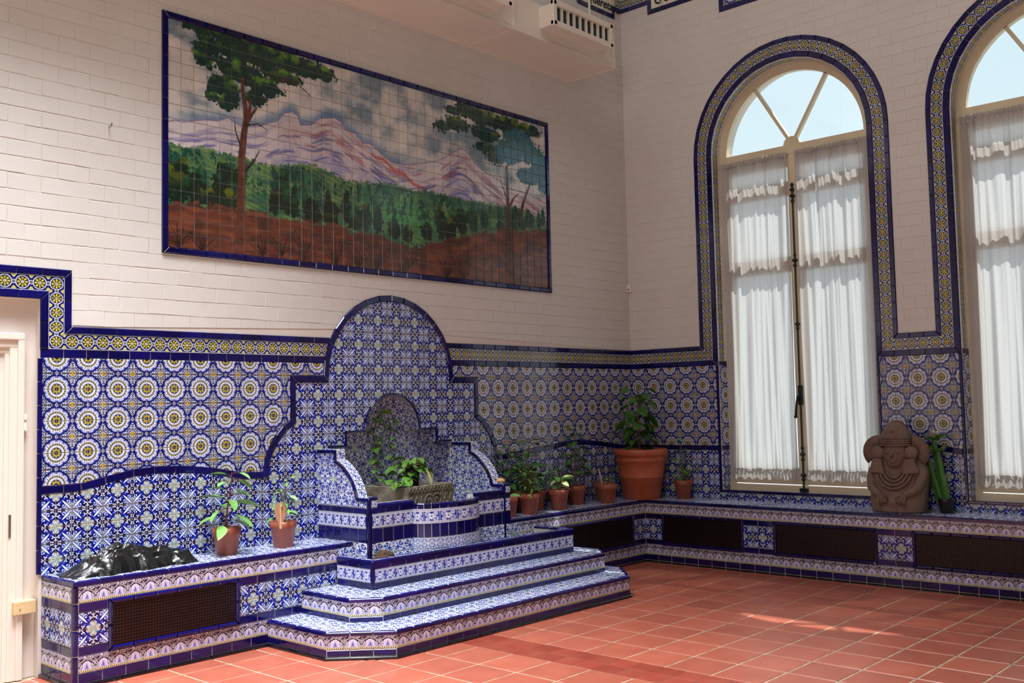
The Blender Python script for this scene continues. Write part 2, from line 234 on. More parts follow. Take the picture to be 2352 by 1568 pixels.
def nodes(m): m.use_nodes = True; return m.node_tree, m.node_tree.nodes['Principled BSDF']
MAT = {}
def mat(name, col, rough=.5, img=None, noise=None, bump=0, bscale=20, metal=0, coat=0, objvar=0, spec=None, hsv=None):
    m = bpy.data.materials.new(name); nt, p = nodes(m); N = nt.nodes.new; L = nt.links.new
    p.inputs['Roughness'].default_value = rough; p.inputs['Metallic'].default_value = metal
    if coat: p.inputs['Coat Weight'].default_value = coat; p.inputs['Coat Roughness'].default_value = .06
    if spec is not None: p.inputs['Specular IOR Level'].default_value = spec
    out = None; geo = None
    if img:
        t = N('ShaderNodeTexImage'); t.image = img; t.interpolation = 'Linear'; out = t.outputs[0]
    else:
        r = N('ShaderNodeRGB'); r.outputs[0].default_value = (*col, 1); out = r.outputs[0]
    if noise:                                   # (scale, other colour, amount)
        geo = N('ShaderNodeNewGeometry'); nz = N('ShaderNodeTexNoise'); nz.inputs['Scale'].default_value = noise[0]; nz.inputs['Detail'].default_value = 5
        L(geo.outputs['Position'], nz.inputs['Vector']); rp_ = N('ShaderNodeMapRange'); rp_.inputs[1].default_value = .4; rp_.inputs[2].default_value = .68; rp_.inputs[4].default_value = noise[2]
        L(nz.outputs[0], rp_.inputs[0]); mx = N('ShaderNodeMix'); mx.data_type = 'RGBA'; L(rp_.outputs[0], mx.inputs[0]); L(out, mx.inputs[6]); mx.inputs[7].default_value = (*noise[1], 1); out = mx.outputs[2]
    if objvar:
        oi = N('ShaderNodeObjectInfo'); mr = N('ShaderNodeMapRange'); mr.inputs[3].default_value = 1-objvar; mr.inputs[4].default_value = 1+objvar; L(oi.outputs['Random'], mr.inputs[0])
        hs = N('ShaderNodeHueSaturation'); L(mr.outputs[0], hs.inputs['Value']); L(out, hs.inputs['Color']); out = hs.outputs[0]
    if hsv:
        hs = N('ShaderNodeHueSaturation'); hs.inputs['Saturation'].default_value = hsv[0]; hs.inputs['Value'].default_value = hsv[1]; L(out, hs.inputs['Color']); out = hs.outputs[0]
    L(out, p.inputs['Base Color'])
    if bump:
        geo = geo or N('ShaderNodeNewGeometry'); nz = N('ShaderNodeTexNoise'); nz.inputs['Scale'].default_value = bscale; nz.inputs['Detail'].default_value = 4
        L(geo.outputs['Position'], nz.inputs['Vector']); b = N('ShaderNodeBump'); b.inputs['Strength'].default_value = bump; b.inputs['Distance'].default_value = .01; L(nz.outputs[0], b.inputs['Height']); L(b.outputs[0], p.inputs['Normal'])
    MAT[name] = m; return m
def lin(r, g, b): return tuple(((c/255+.055)/1.055)**2.4 if c > 10 else c/255/12.92 for c in (r, g, b))
mat('flower', None, .14, toimg('flower', tex_flower()), coat=0, objvar=.08)
mat('medallion', None, .14, toimg('medallion', tex_medal()), coat=0, objvar=.08)
mat('circles', None, .16, toimg('circles', tex_circles()), coat=0, objvar=.1)
mat('wave', None, .18, toimg('wave', tex_wave()), coat=0, objvar=.07)
mat('scroll', None, .16, toimg('scroll', tex_scroll()), coat=0, objvar=.05)
IS = toimg('small', tex_small()); mat('small', None, .16, IS, coat=.3, objvar=.06)
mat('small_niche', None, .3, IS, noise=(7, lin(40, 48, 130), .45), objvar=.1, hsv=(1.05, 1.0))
mat('mural', None, .16, toimg('mural', tex_mural()), coat=.2)
mat('cobalt', lin(14, 11, 84), .1, noise=(3, lin(8, 6, 42), .6), coat=.15, objvar=.3)
mat('black_glaze', lin(14, 12, 26), .12, coat=.3, objvar=.2)
mat('grout', lin(204, 200, 190), .9, noise=(6, lin(140, 134, 124), .6))
mat('paint', lin(212, 208, 204), .6, noise=(1.2, lin(203, 197, 191), .5), bump=.25, bscale=9)
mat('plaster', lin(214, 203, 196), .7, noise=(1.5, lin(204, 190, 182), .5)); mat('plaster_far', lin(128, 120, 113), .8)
mat('plaster_white', lin(215, 208, 200), .8)
mat('terracotta_floor', lin(154, 80, 62), .36, noise=(5, lin(170, 94, 74), .6), objvar=.12, bump=.08, bscale=14, spec=.5)
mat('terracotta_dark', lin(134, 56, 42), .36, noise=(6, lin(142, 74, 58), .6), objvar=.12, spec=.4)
mat('floor_grout', lin(176, 152, 128), .85, noise=(9, lin(110, 92, 78), .7))
mat('grille', lin(34, 20, 20), .35, metal=.3, noise=(8, lin(22, 16, 22), .5)); mat('cavity_shade', lin(8, 6, 8), .9)
mat('wood_cream', lin(214, 200, 172), .45, noise=(4, lin(196, 180, 150), .4)); mat('door_paint', lin(226, 212, 202), .4)
mat('duct', lin(226, 216, 204), .5, noise=(2, lin(214, 202, 190), .4)); mat('duct_shade', lin(34, 38, 40), .6)
mat('pot', lin(150, 78, 58), .45, noise=(14, lin(128, 62, 46), .5)); mat('pot_big', lin(178, 92, 62), .5, noise=(9, lin(150, 76, 50), .6)); mat('pot_black', lin(20, 18, 22), .4)
mat('soil', lin(58, 42, 32), .95, noise=(60, lin(110, 84, 60), .6), bump=.8, bscale=80)
mat('stone_trough', lin(126, 116, 100), .9, noise=(16, lin(84, 78, 68), .7), bump=.6, bscale=50)
mat('stone_statue', lin(122, 101, 90), .75, noise=(10, lin(104, 78, 68), .7), bump=.35, bscale=45)
mat('leaf', lin(116, 164, 84), .4, noise=(30, lin(80, 130, 56), .5), objvar=.25); mat('leaf_dark', lin(62, 108, 44), .42, noise=(30, lin(40, 78, 28), .5), objvar=.25)
mat('leaf_pothos', lin(72, 122, 44), .35, noise=(26, lin(136, 164, 74), .5), objvar=.25); mat('leaf_dry', lin(150, 96, 56), .6); mat('leaf_pale', lin(190, 205, 150), .4)
mat('stem', lin(96, 90, 50), .6); mat('stem_red', lin(96, 48, 44), .6); mat('petal', lin(240, 240, 215), .5)
mat('bag', lin(12, 13, 14), .22, spec=.8, bump=.25, bscale=35); mat('wood_raw', lin(214, 184, 140), .6, noise=(12, lin(196, 164, 118), .6)); mat('paddle', lin(170, 120, 90), .6)
mat('bronze', lin(36, 50, 44), .4, metal=.6, noise=(30, lin(20, 28, 26), .6)); mat('plastic', lin(232, 226, 212), .4); mat('steel', lin(170, 170, 170), .3, metal=1)
mat('plaque', lin(222, 218, 200), .25, coat=.3); mat('ink', lin(24, 22, 30), .3); mat('pebble', lin(206, 168, 118), .6); mat('screen', lin(250, 250, 246), .4)
def glassmat():
    m = bpy.data.materials.new('glass'); m.use_nodes = True; nt = m.node_tree; nt.nodes.clear(); N = nt.nodes.new; L = nt.links.new
    o = N('ShaderNodeOutputMaterial'); a = N('ShaderNodeBsdfTransparent'); a.inputs[0].default_value = (.95, .98, .98, 1); g = N('ShaderNodeBsdfGlossy'); g.inputs['Roughness'].default_value = .02
    x = N('ShaderNodeMixShader'); x.inputs[0].default_value = .05; L(a.outputs[0], x.inputs[1]); L(g.outputs[0], x.inputs[2]); L(x.outputs[0], o.inputs[0]); MAT['glass'] = m
glassmat()
def sheer():
    m = bpy.data.materials.new('sheer'); m.use_nodes = True; nt = m.node_tree; nt.nodes.clear(); N = nt.nodes.new; L = nt.links.new
    o = N('ShaderNodeOutputMaterial'); t = N('ShaderNodeBsdfTranslucent'); t.inputs[0].default_value = (.60, .59, .60, 1); d = N('ShaderNodeBsdfDiffuse'); d.inputs[0].default_value = (.66, .62, .62, 1)
    x = N('ShaderNodeMixShader'); x.inputs[0].default_value = .42; L(t.outputs[0], x.inputs[1]); L(d.outputs[0], x.inputs[2])
    tr = N('ShaderNodeBsdfTransparent'); y = N('ShaderNodeMixShader'); y.inputs[0].default_value = .10; L(x.outputs[0], y.inputs[1]); L(tr.outputs[0], y.inputs[2]); L(y.outputs[0], o.inputs[0]); MAT['sheer'] = m
sheer()

# ------------------------------------------------------------------ object helpers
WM = {}
def meshdata(name, V, F, UV=None, m=None, smooth=False):
    me = bpy.data.meshes.new(name); me.from_pydata([tuple(v) for v in V], [], F)
    if UV is not None:
        l = me.uv_layers.new(name='UVMap'); l.data.foreach_set('uv', np.array(UV, np.float32).ravel())
    if m: me.materials.append(MAT[m])
    if smooth: me.polygons.foreach_set('use_smooth', [True]*len(me.polygons))
    me.update(); return me
def link(name, me, parent=None, M=None):
    o = bpy.data.objects.new(name, me); COL.objects.link(o); M = M or Matrix.Identity(4); o.matrix_basis = M; WM[o.name] = M
    if parent is not None: o.parent = parent; o.matrix_parent_inverse = WM[parent.name].inverted()
    return o
def thing(name, label, cat, loc, group=None):
    o = link(name, None, None, Matrix.Translation(Vector(loc)*T)); o['label'] = label; o['category'] = cat; o.empty_display_size = .1
    if group: o['group'] = group
    return o
def tag(o, label, cat, group=None):
    o['label'] = label; o['category'] = cat
    if group: o['group'] = group
    return o
def struct(o): o['kind'] = 'structure'; return o
def merge(parts):
    V, F = [], []
    for v, f in parts: n = len(V); V += list(v); F += [[i+n for i in q] for q in f]
    return V, F
def raw(name, VF, m, parent=None, smooth=False): return link(name, meshdata(name, np.array(VF[0], float)*T, VF[1], None, m, smooth), parent)
def bx(x0, x1, y0, y1, z0, z1, b=0.):
    if b <= 0:
        V = [(x, y, z) for z in (z0, z1) for y in (y0, y1) for x in (x0, x1)]
        return V, [[0, 2, 3, 1], [4, 5, 7, 6], [0, 1, 5, 4], [2, 6, 7, 3], [0, 4, 6, 2], [1, 3, 7, 5]]
    bm = bmesh.new(); bmesh.ops.create_cube(bm, size=1)
    for v in bm.verts: v.co = Vector(((x0+x1)/2+v.co.x*(x1-x0), (y0+y1)/2+v.co.y*(y1-y0), (z0+z1)/2+v.co.z*(z1-z0)))
    bmesh.ops.bevel(bm, geom=bm.edges[:], offset=b, segments=2, affect='EDGES', profile=.6); bm.verts.index_update()
    r = [tuple(v.co) for v in bm.verts], [[v.index for v in f.verts] for f in bm.faces]; bm.free(); return r
def tube(pts, r, n=6, cap=True):
    P = [Vector(p) for p in pts]; R = r if isinstance(r, (list, tuple)) else [r]*len(P); V, F = [], []; ref = None
    for i, p in enumerate(P):
        t = (P[min(i+1, len(P)-1)]-P[max(i-1, 0)]).normalized()
        a = t.orthogonal().normalized() if ref is None else (ref-t*ref.dot(t)).normalized(); ref = a; b = t.cross(a)
        V += [p+(a*math.cos(2*PI*k/n)+b*math.sin(2*PI*k/n))*R[i] for k in range(n)]
    for i in range(len(P)-1):
        for k in range(n): F.append([i*n+k, i*n+(k+1) % n, (i+1)*n+(k+1) % n, (i+1)*n+k])
    if cap: F += [list(range(n))[::-1], [(len(P)-1)*n+k for k in range(n)]]
    return V, F
def lathe(prof, c, n=32, closed=False):
    V, F = [], []
    for r, z in prof: V += [(c[0]+r*math.cos(2*PI*k/n), c[1]+r*math.sin(2*PI*k/n), c[2]+z) for k in range(n)]
    for i in range(len(prof)-1):
        for k in range(n): F.append([i*n+k, i*n+(k+1) % n, (i+1)*n+(k+1) % n, (i+1)*n+k])
    F.append(list(range(n))[::-1]); F.append([(len(prof)-1)*n+k for k in range(n)]); return V, F
def ball(c, r, s=(1, 1, 1), n=16, m=10):
    V, F = lathe([(r*math.sin(PI*i/m)+1e-4, -r*math.cos(PI*i/m)) for i in range(m+1)], (0, 0, 0), n)
    return [(c[0]+v[0]*s[0], c[1]+v[1]*s[1], c[2]+v[2]*s[2]) for v in V], F

class Fr:
    def __init__(s, O, U, V):
        s.O, s.U, s.V = Vector(O), Vector(U).normalized(), Vector(V).normalized(); s.N = s.U.cross(s.V)
    def w(s, u, v, n=0): return s.O+s.U*u+s.V*v+s.N*n
    def mat(s, u, v, n=0, rot=None):
        p = s.w(u, v, n)*T; M = Matrix.Identity(4)
        for i in range(3): M[i][0], M[i][1], M[i][2], M[i][3] = s.U[i], s.V[i], s.N[i], p[i]
        return M if rot is None else M @ Matrix.Rotation(rot[0], 4, 'X') @ Matrix.Rotation(rot[1], 4, 'Y')
FA = lambda y=0: Fr((0, y, 0), (1, 0, 0), (0, 0, 1))          # faces -y, u = x
FB = lambda x=0: Fr((x, 0, 0), (0, -1, 0), (0, 0, 1))         # faces -x, u = -y
FR = lambda x=0: Fr((x, 0, 0), (0, 1, 0), (0, 0, 1))          # faces +x, u = y
FT = lambda z=0: Fr((0, 0, z), (1, 0, 0), (0, 1, 0))          # faces up
def inframe(p, mg=260):
    d = np.array(p)-CAM; z = d@fw
    if z < 1: return False
    x = 1176+2308*(d@rt)/z; y = 784-2308*(d@up)/z
    return -mg < x < 2352+mg and -mg < y < 1568+mg
QUEUE = {}
def spec(parent, name, key, make, M, m, p):
    if not inframe(p): return
    QUEUE.setdefault((parent.name, name, m), []).append((key, make, M, float(np.linalg.norm(np.array(p)-CAM))))
MC = {}
def slabpoly(P, th, b, uvf=None):
    """prism of a polygon in local metres; bevelled top for quads"""
    n = len(P); V = [(x, y, 0) for x, y in P]; cx = sum(p[0] for p in P)/n; cy = sum(p[1] for p in P)/n
    if b > 0 and n == 4:
        def ins(i, b=b):
            x, y = P[i]; x0, y0 = P[i-1]; x1, y1 = P[(i+1) % n]; a = Vector((x0-x, y0-y)).normalized(); c = Vector((x1-x, y1-y)).normalized()
            s = max(abs(a.x*c.y-a.y*c.x), .3); return (x+(a.x+c.x)*b/s, y+(a.y+c.y)*b/s)
        R_ = [(0, b)]+([(.12*b, .62*b), (.38*b, .28*b)] if b > .07*T else [])+[(b, 0)]
        for ii, dz in R_: V += [(*ins(i, ii), th-dz) for i in range(n)]
        F = [[k*n+i, k*n+(i+1) % n, (k+1)*n+(i+1) % n, (k+1)*n+i] for k in range(len(R_)) for i in range(n)]+[list(range(len(R_)*n, len(R_)*n+n))]
    else:
        V += [(x, y, th) for x, y in P]; F = [[i, (i+1) % n, n+(i+1) % n, n+i] for i in range(n)]+[list(range(n, 2*n))]
    UV = [uvf(V[i][0], V[i][1]) for f in F for i in f] if uvf else None
    return V, F, UV
def flush():
    for (pn, name, m), L in QUEUE.items():
        parent = bpy.data.objects[pn]; L.sort(key=lambda s: s[3])
        for key, make, M, _ in L[:300]:
            if key not in MC or key is None:
                V, F, UV = make(); me = meshdata(name, V, F, UV, m)
                if key is not None: MC[key] = me
            else: me = MC[key]
            link(name, me, parent, M)
        if len(L) > 300:
            VV, FF, UU = [], [], []; cache = {}
            for key, make, M, _ in L[300:]:
                d = cache.get(key) if key is not None else None
                if d is None:
                    d = make(); 
                    if key is not None: cache[key] = d
                V, F, UV = d; n = len(VV); A = np.array(V)@np.array(M.to_3x3()).T+np.array(M.translation); VV += A.tolist(); FF += [[i+n for i in f] for f in F]
                if UV: UU += UV
            o = link(name, meshdata(name, VV, FF, UU or None, m), parent); o['kind'] = 'stuff'
    QUEUE.clear()
def clip(poly, x0, x1, y0, y1):
    for ax, val, s in ((0, x0, 1), (0, x1, -1), (1, y0, 1), (1, y1, -1)):
        out = []; n = len(poly)
        for i in range(n):
            a, b = poly[i-1], poly[i]; da, db = (a[ax]-val)*s, (b[ax]-val)*s
            if (da >= 0) != (db >= 0):
                t = da/(da-db); out.append((a[0]+(b[0]-a[0])*t, a[1]+(b[1]-a[1])*t))
            if db >= 0: out.append(b)
        poly = out
        if len(poly) < 3: return []
    q = []
    for p in poly:
        if not q or abs(p[0]-q[-1][0])+abs(p[1]-q[-1][1]) > 1e-4: q.append(p)
    if len(q) > 1 and abs(q[0][0]-q[-1][0])+abs(q[0][1]-q[-1][1]) < 1e-4: q.pop()
    return q if len(q) > 2 else []
def area2(P): return .5*sum(P[i-1][0]*P[i][1]-P[i][0]*P[i-1][1] for i in range(len(P)))
def ccw(P): return P if area2(P) > 0 else P[::-1]
def panel(parent, name, fr, region, m, pu=1., pv=1., ou=0., ov=0., per=2, th=.07, n0=0., gap=.045, rot=0., bev=.02, half=False, jit=0., uvper=None):
    """lay tiles of pitch (pu,pv) with grid origin (ou,ov) inside a polygon; the pattern repeats every `per` tiles"""
    region = ccw(region); us = [p[0] for p in region]; vs = [p[1] for p in region]; g = gap/2
    j0, j1 = math.floor((min(vs)-ov)/pv), math.ceil((max(vs)-ov)/pv)
    for j in range(j0, j1):
        off = .5*pu*(j % 2) if half else 0
        i0, i1 = math.floor((min(us)-ou-off)/pu), math.ceil((max(us)-ou-off)/pu)
        for i in range(i0, i1):
            a, b = ou+off+i*pu, ov+j*pv; P = clip(region, a+g, a+pu-g, b+g, b+pv-g)
            if not P: continue
            ar = abs(area2(P)); full = (pu-gap)*(pv-gap); 
            if ar < .02*full: continue
            cu, cv = a+pu/2, b+pv/2; im, jm = i % per, j % per
            if ar > .985*full:
                var = (i*7+j*13+int(abs(i*j))) % 6 if jit else 0
                key = (name, m, pu, pv, im, jm, th, var)
                def make(im=im, jm=jm, var=var):
                    hx, hy = (pu/2-g)*T, (pv/2-g)*T; Q = [(-hx, -hy), (hx, -hy), (hx, hy), (-hx, hy)]
                    if jit:
                        r = random.Random(var*31+5); Q = [(x+r.uniform(-jit, jit)*T, y+r.uniform(-jit, jit)*T) for x, y in Q]
                    return slabpoly(Q, th*T, bev*T, lambda x, y: ((im+.5+x/T/pu)/per, (jm+.5+y/T/pv)/per))
                M = fr.mat(cu, cv, n0, ((random.uniform(-.011, .011), random.uniform(-.009, .009)) if jit else None))
            else:
                key = None; Pl = [((x-cu)*T, (y-cv)*T) for x, y in P]
                make = lambda Pl=Pl, im=im, jm=jm: slabpoly(ccw(Pl), th*T, 0, lambda x, y: ((im+.5+x/T/pu)/per, (jm+.5+y/T/pv)/per))
                M = fr.mat(cu, cv, n0)
            spec(parent, name, key, make, M, m, fr.w(cu, cv, n0))
def border(parent, name, fr, pts, w, m, L=1.5, th=.12, n0=0., bev=.05, gap=.035, closed=False, curve=None):
    """tiles laid end to end along a polyline, mitred at its corners"""
    P = [Vector(p) for p in pts]; n = len(P); h = w/2
    def off(i):
        a = P[i-1] if (i > 0 or closed) else None; b = P[(i+1) % n] if (i < n-1 or closed) else None
        d1 = (P[i]-a).normalized() if a is not None else None; d2 = (b-P[i]).normalized() if b is not None else None
        d1 = d1 or d2; d2 = d2 or d1; n1 = Vector((-d1.y, d1.x)); n2 = Vector((-d2.y, d2.x)); mm = (n1+n2).normalized(); return mm*(h/max(mm.dot(n1), .35))
    O = [off(i) for i in range(n)]
    for i in range(n if closed else n-1):
        a, b = P[i], P[(i+1) % n]; oa, ob = O[i], O[(i+1) % n]; ln = (b-a).length
        if ln < .05: continue
        k = max(1, round(ln/L)); d = (b-a)/ln; ga = d*gap/2; pn = Vector((-d.y, d.x))*h
        for q in range(k):
            s0, s1 = a+d*ln*q/k, a+d*ln*(q+1)/k; o0 = oa if q == 0 else pn; o1 = ob if q == k-1 else pn
            Q = [s0-o0+ga, s1-o1-ga, s1+o1-ga, s0+o0+ga]; c = (s0+s1)/2; ang = math.atan2(d.y, d.x); ca, sa = math.cos(-ang), math.sin(-ang)
            Ql = [((v.x-c.x)*ca-(v.y-c.y)*sa, (v.x-c.x)*sa+(v.y-c.y)*ca) for v in Q]; Ql = [(round(x, 3), round(y, 3)) for x, y in Ql]; lq = ln/k
            key = (name, m, tuple(Ql), th)
            make = lambda Ql=Ql, lq=lq: slabpoly([(x*T, y*T) for x, y in Ql], th*T, min(bev, th*.8)*T, lambda x, y: (.5+x/T/lq, .5+y/T/w))
            M = fr.mat(c.x, c.y, n0) @ Matrix.Rotation(ang, 4, 'Z')
            spec(parent, name, key, make, M, m, fr.w(c.x, c.y, n0))
def solid(fr, P, n0, n1):
    P = ccw(P); n = len(P); V = [tuple(fr.w(x, y, n0)) for x, y in P]+[tuple(fr.w(x, y, n1)) for x, y in P]
    return V, [list(range(n))[::-1], list(range(n, 2*n))]+[[i, (i+1) % n, n+(i+1) % n, n+i] for i in range(n)]
def arc(cx, cy, rx, ry, a0, a1, n): return [(cx+rx*math.cos(a0+(a1-a0)*i/n), cy+ry*math.sin(a0+(a1-a0)*i/n)) for i in range(n+1)]
def rect(a, b, c, d): return [(a, c), (b, c), (b, d), (a, d)]
# ------------------------------------------------------------------ the room
def sbuild(name, parts, m, parent=None): return raw(name, merge(parts), m, parent)
XC = -33.85; W1, W2, RW, ZS = 18.95, 42.6, 8.1, 40.85
narch = arc(0, 14.15, 3.0, 3.0, 0, PI, 14)                      # niche arch, right to left
NO_R = [(6.65, 6.1), (6.65, 13.05), (4.93, 13.05), (4.93, 14.15)]
niche_outline = [(XC+x, z) for x, z in NO_R+narch+[(-x, z) for x, z in NO_R[::-1]]]
Lw = [solid(FA(), rect(-62.5, -40.5, 0, 17.3), -3, 0), solid(FA(), rect(-27.2, 4, 0, 17.3), -3, 0), solid(FA(), rect(-62.5, 4, 17.3, 84), -3, 0),
      solid(FA(), rect(-116, -62.5, 23.2, 84), -3, 0), solid(FA(), rect(-80, -62.5, 0, 23.2), -3, -.6), solid(FA(), rect(-116, -80, 0, 23.2), -3, 0),
      solid(FA(), rect(-40.5, -27.2, 0, 6.1), -3, 0), solid(FA(), rect(-40.5, -27.2, 6.1, 17.3), -3, -1.5),
      solid(FA(), [(XC+x, z) for x, z in [(-6.65, 13.05), (-4.93, 13.05), (-4.93, 14.15)]+arc(0, 14.15, 3, 3, PI, PI/2, 7)+[(0, 17.3), (-6.65, 17.3)]], -1.5, 0),
      solid(FA(), [(XC+x, z) for x, z in [(6.65, 13.05), (4.93, 13.05), (4.93, 14.15)]+arc(0, 14.15, 3, 3, 0, PI/2, 7)+[(0, 17.3), (6.65, 17.3)]], -1.5, 0)]
wallL = struct(sbuild('wall_left', Lw, 'plaster'))
ab = lambda c: [(c-RW, ZS)]+arc(c, ZS, RW, RW, PI, 0, 28)+[(c+RW, ZS), (c+RW, 84), (c-RW, 84)]
Rw = [solid(FB(), rect(0, W1-RW, 0, 84), -4.1, 0), solid(FB(), rect(W1+RW, W2-RW, 0, 84), -4.1, 0), solid(FB(), rect(W2+RW, 90, 0, 84), -4.1, 0)]
for c in (W1, W2): Rw += [solid(FB(), rect(c-RW, c+RW, 0, 6.95), -4.1, 0), solid(FB(), ab(c), -4.1, 0)]
wallR = struct(sbuild('wall_right', Rw, 'plaster'))
struct(sbuild('wall_back', [bx(-116, -113, -93, 3, 0, 84)], 'plaster_far')); struct(sbuild('wall_front', [bx(-116, 4.5, -93, -90, 0, 84)], 'plaster_far'))
struct(sbuild('ceiling', [bx(-116, 4.5, -93, -52, 84, 86), bx(-116, 4.5, -8, 3, 84, 86), bx(-116, -86, -52, -8, 84, 86), bx(-14, 4.5, -52, -8, 84, 86)], 'plaster_white'))
sk = struct(sbuild('window_3', [bx(x-.3, x+.3, -52, -8, 84, 85.5) for x in range(-86, -13, 12)]+[bx(-86, -14, y-.3, y+.3, 84.2, 85.2) for y in (-52, -37, -23, -8)], 'door_paint'))
sbuild('sun_block_panel', [bx(-86, -14, -52, -8, 84.9, 85)], 'plaster_white', sk)  # opaque unseen panel, put in to stop direct sun through the skylight
floor = struct(sbuild('floor', [bx(-116, 4.5, -93, 3, -1.2, -.035)], 'floor_grout'))
# floor tiles: x lines every 3.22, y lines every 3.16
gx0, gy0 = -50.05-3.22*4, -12.85-3.16*12
panel(floor, 'floor_tile', FT(-.085), rect(-64, -40.39, -60, 0), 'terracotta_floor', 3.22, 3.16, gx0, gy0, 1, .085, 0, .15, bev=.03)
panel(floor, 'floor_tile', FT(-.085), rect(-37.17, 0, -60, 0), 'terracotta_floor', 3.22, 3.16, gx0, gy0, 1, .085, 0, .15, bev=.03)
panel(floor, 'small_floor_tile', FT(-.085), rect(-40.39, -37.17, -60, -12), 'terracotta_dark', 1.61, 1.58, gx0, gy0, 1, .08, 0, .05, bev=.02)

# painted brickwork
FO = [(-12.6, 11.5), (-12.45, 12.4), (-12.05, 13.3), (-11.5, 14.15), (-10.85, 14.85), (-10.12, 15.3), (-10.12, 18.57), (-7.05, 18.57)]
farc = arc(0, 18.5, 7.05, 6.85, PI, 0, 16)
fout = [(XC+x, z) for x, z in FO+farc+[(-x, z) for x, z in FO[::-1]]]
MX0, MX1, MZ0, MZ1 = -54.4, -13.1, 26.95, 44.05
br = [(-72, 58), (-72, 25.2), (-60.58, 25.2), (-60.58, 21.6)]+[p for p in fout if p[1] > 21.6]+[(0, 21.6), (0, 58), (MX1, 58), (MX1, MZ0), (MX0, MZ0), (MX0, MZ1), (MX1, MZ1), (MX1, 58)]
panel(wallL, 'brick', FA(), br, 'paint', 2.05, 1.04, -62.5, 21.62, 1, .035, 0, .02, bev=.034, half=True, jit=.035)
oa = lambda c, R=10.18, n=26: arc(c, ZS, R, R, PI, 0, n)
br = [(0, 58.9), (0, 21.6), (W1-10.18, 21.6)]+oa(W1)+[(W1+10.18, 21.6), (W2-10.18, 21.6)]+oa(W2)+[(W2+10.18, 21.6), (60, 21.6), (60, 58.9)]
panel(wallR, 'brick', FB(), br, 'paint', 2.05, 1.04, 0, 21.62, 1, .024, 0, .026, bev=.022, half=True, jit=.022)

# dado on the left wall
waveL = [(-62.4, 11.33), (-61, 11.33), (-59.9, 11.36), (-58.3, 11.7), (-56.4, 12.03), (-54.9, 12.12), (-53.4, 12.1), (-52, 11.97), (-50.6, 11.8), (-49.5, 11.58), (-48.1, 11.3), (-46.25, 11.25)]
waveR = [(-21.4, 11.25), (-19.5, 11.3), (-17.8, 11.5), (-16.2, 11.65), (-14.5, 11.8), (-12.8, 11.95), (-11.5, 12.08), (-10.2, 12.12), (-8.9, 12.1), (-7.6, 12.02), (-6, 11.87), (-4.2, 11.65), (-2.6, 11.4), (-1.5, 11.28), (0, 11.27)]
sh = lambda P, d: [(x, z+d) for x, z in P]
fo = [(XC+x, z) for x, z in FO]; fo_r = [(XC-x, z) for x, z in FO][::-1]
panel(wallL, 'medallion_tile', FA(), sh(waveL, .25)+fo[1:]+[(-40.95, 19.56), (-62.4, 19.56)], 'medallion', 1, 1, -62.48, 16.6, 2)
panel(wallL, 'medallion_tile', FA(), [(-26.75, 19.56), (-26.8, 18.57)]+fo_r[1:-1]+sh(waveR, .25)+[(0, 19.56)], 'medallion', 1, 1, -24, 16.6, 2)
panel(wallL, 'flower_tile', FA(), [(-62.4, 6.15), (-46.27, 6.15)]+sh(waveL, -.25)[::-1], 'flower', 1, 1, -61.48, 9.02, 2)
panel(wallL, 'flower_tile', FA(), [(0, 6.15), (-21.25, 6.15)]+sh(waveR, -.25), 'flower', 1, 1, -11, 9.1, 2)
for P in (waveL, waveR): border(wallL, 'blue_tile', FA(), P, .5, 'cobalt', 1.5, .1)
border(wallL, 'blue_tile', FA(), [(-72, 24.97), (-60.8, 24.97), (-60.8, 21.35), (-40.2, 21.35)], .46, 'cobalt', 1.55, .14)
border(wallL, 'circle_tile', FA(), [(-72, 24.24), (-61.53, 24.24), (-61.53, 20.62), (-40.5, 20.62)], 1.0, 'circles', 1.0, .08, bev=.015)
border(wallL, 'blue_tile', FA(), [(-72, 23.5), (-62.27, 23.5), (-62.27, 20.12)], .5, 'cobalt', 1.55, .14)
border(wallL, 'blue_tile', FA(), [(-62.5, 19.84), (-40.6, 19.84)], .56, 'cobalt', 1.5, .08)
border(wallL, 'blue_tile', FA(), [(-62.5, 19.56), (-62.5, 6.2)], .3, 'cobalt', 1.5, .12)
border(wallL, 'blue_tile', FA(), [(-27.5, 21.35), (0, 21.35)], .46, 'cobalt', 1.55, .14)
border(wallL, 'circle_tile', FA(), [(-27.2, 20.62), (0, 20.62)], 1.0, 'circles', 1.0, .08, bev=.015)
border(wallL, 'blue_tile', FA(), [(-27.1, 19.84), (0, 19.84)], .56, 'cobalt', 1.5, .08)
# dado on the right wall
a1, a2, a3 = W1-9.95, W1-9.22, W1-8.42
def trim(R, zh, wd, m, name, L, th, bev):
    pts = [(0, zh), (W1-R, zh)]
    for c in (W1, W2):
        n = max(16, round(PI*R/L)); pts += [(c-R, ZS)]+arc(c, ZS, R, R, PI, 0, n)[1:-1]+[(c+R, ZS), (c+R, zh)]
        pts += [(W2-R, zh)] if c == W1 else [(60, zh)]
    border(wallR, name, FB(), pts, wd, m, L, th, bev=bev)
trim(9.95, 21.35, .46, 'cobalt', 'blue_tile', 1.5, .14, .05)
trim(9.22, 20.62, 1.0, 'circles', 'circle_tile', 1.0, .08, .015)
trim(8.42, 19.84, .56, 'cobalt', 'blue_tile', 1.5, .12, .04)
panel(wallR, 'medallion_tile', FB(), rect(0, W1-8.38, 11.5, 19.56), 'medallion', 1, 1, .97-1, 16.6, 2)
panel(wallR, 'flower_tile', FB(), rect(0, W1-8.38, 6.15, 11.02), 'flower', 1, 1, .97, 9.1, 2)
border(wallR, 'blue_tile', FB(), [(0, 11.26), (W1-8.4, 11.26)], .48, 'cobalt', 1.5, .1)
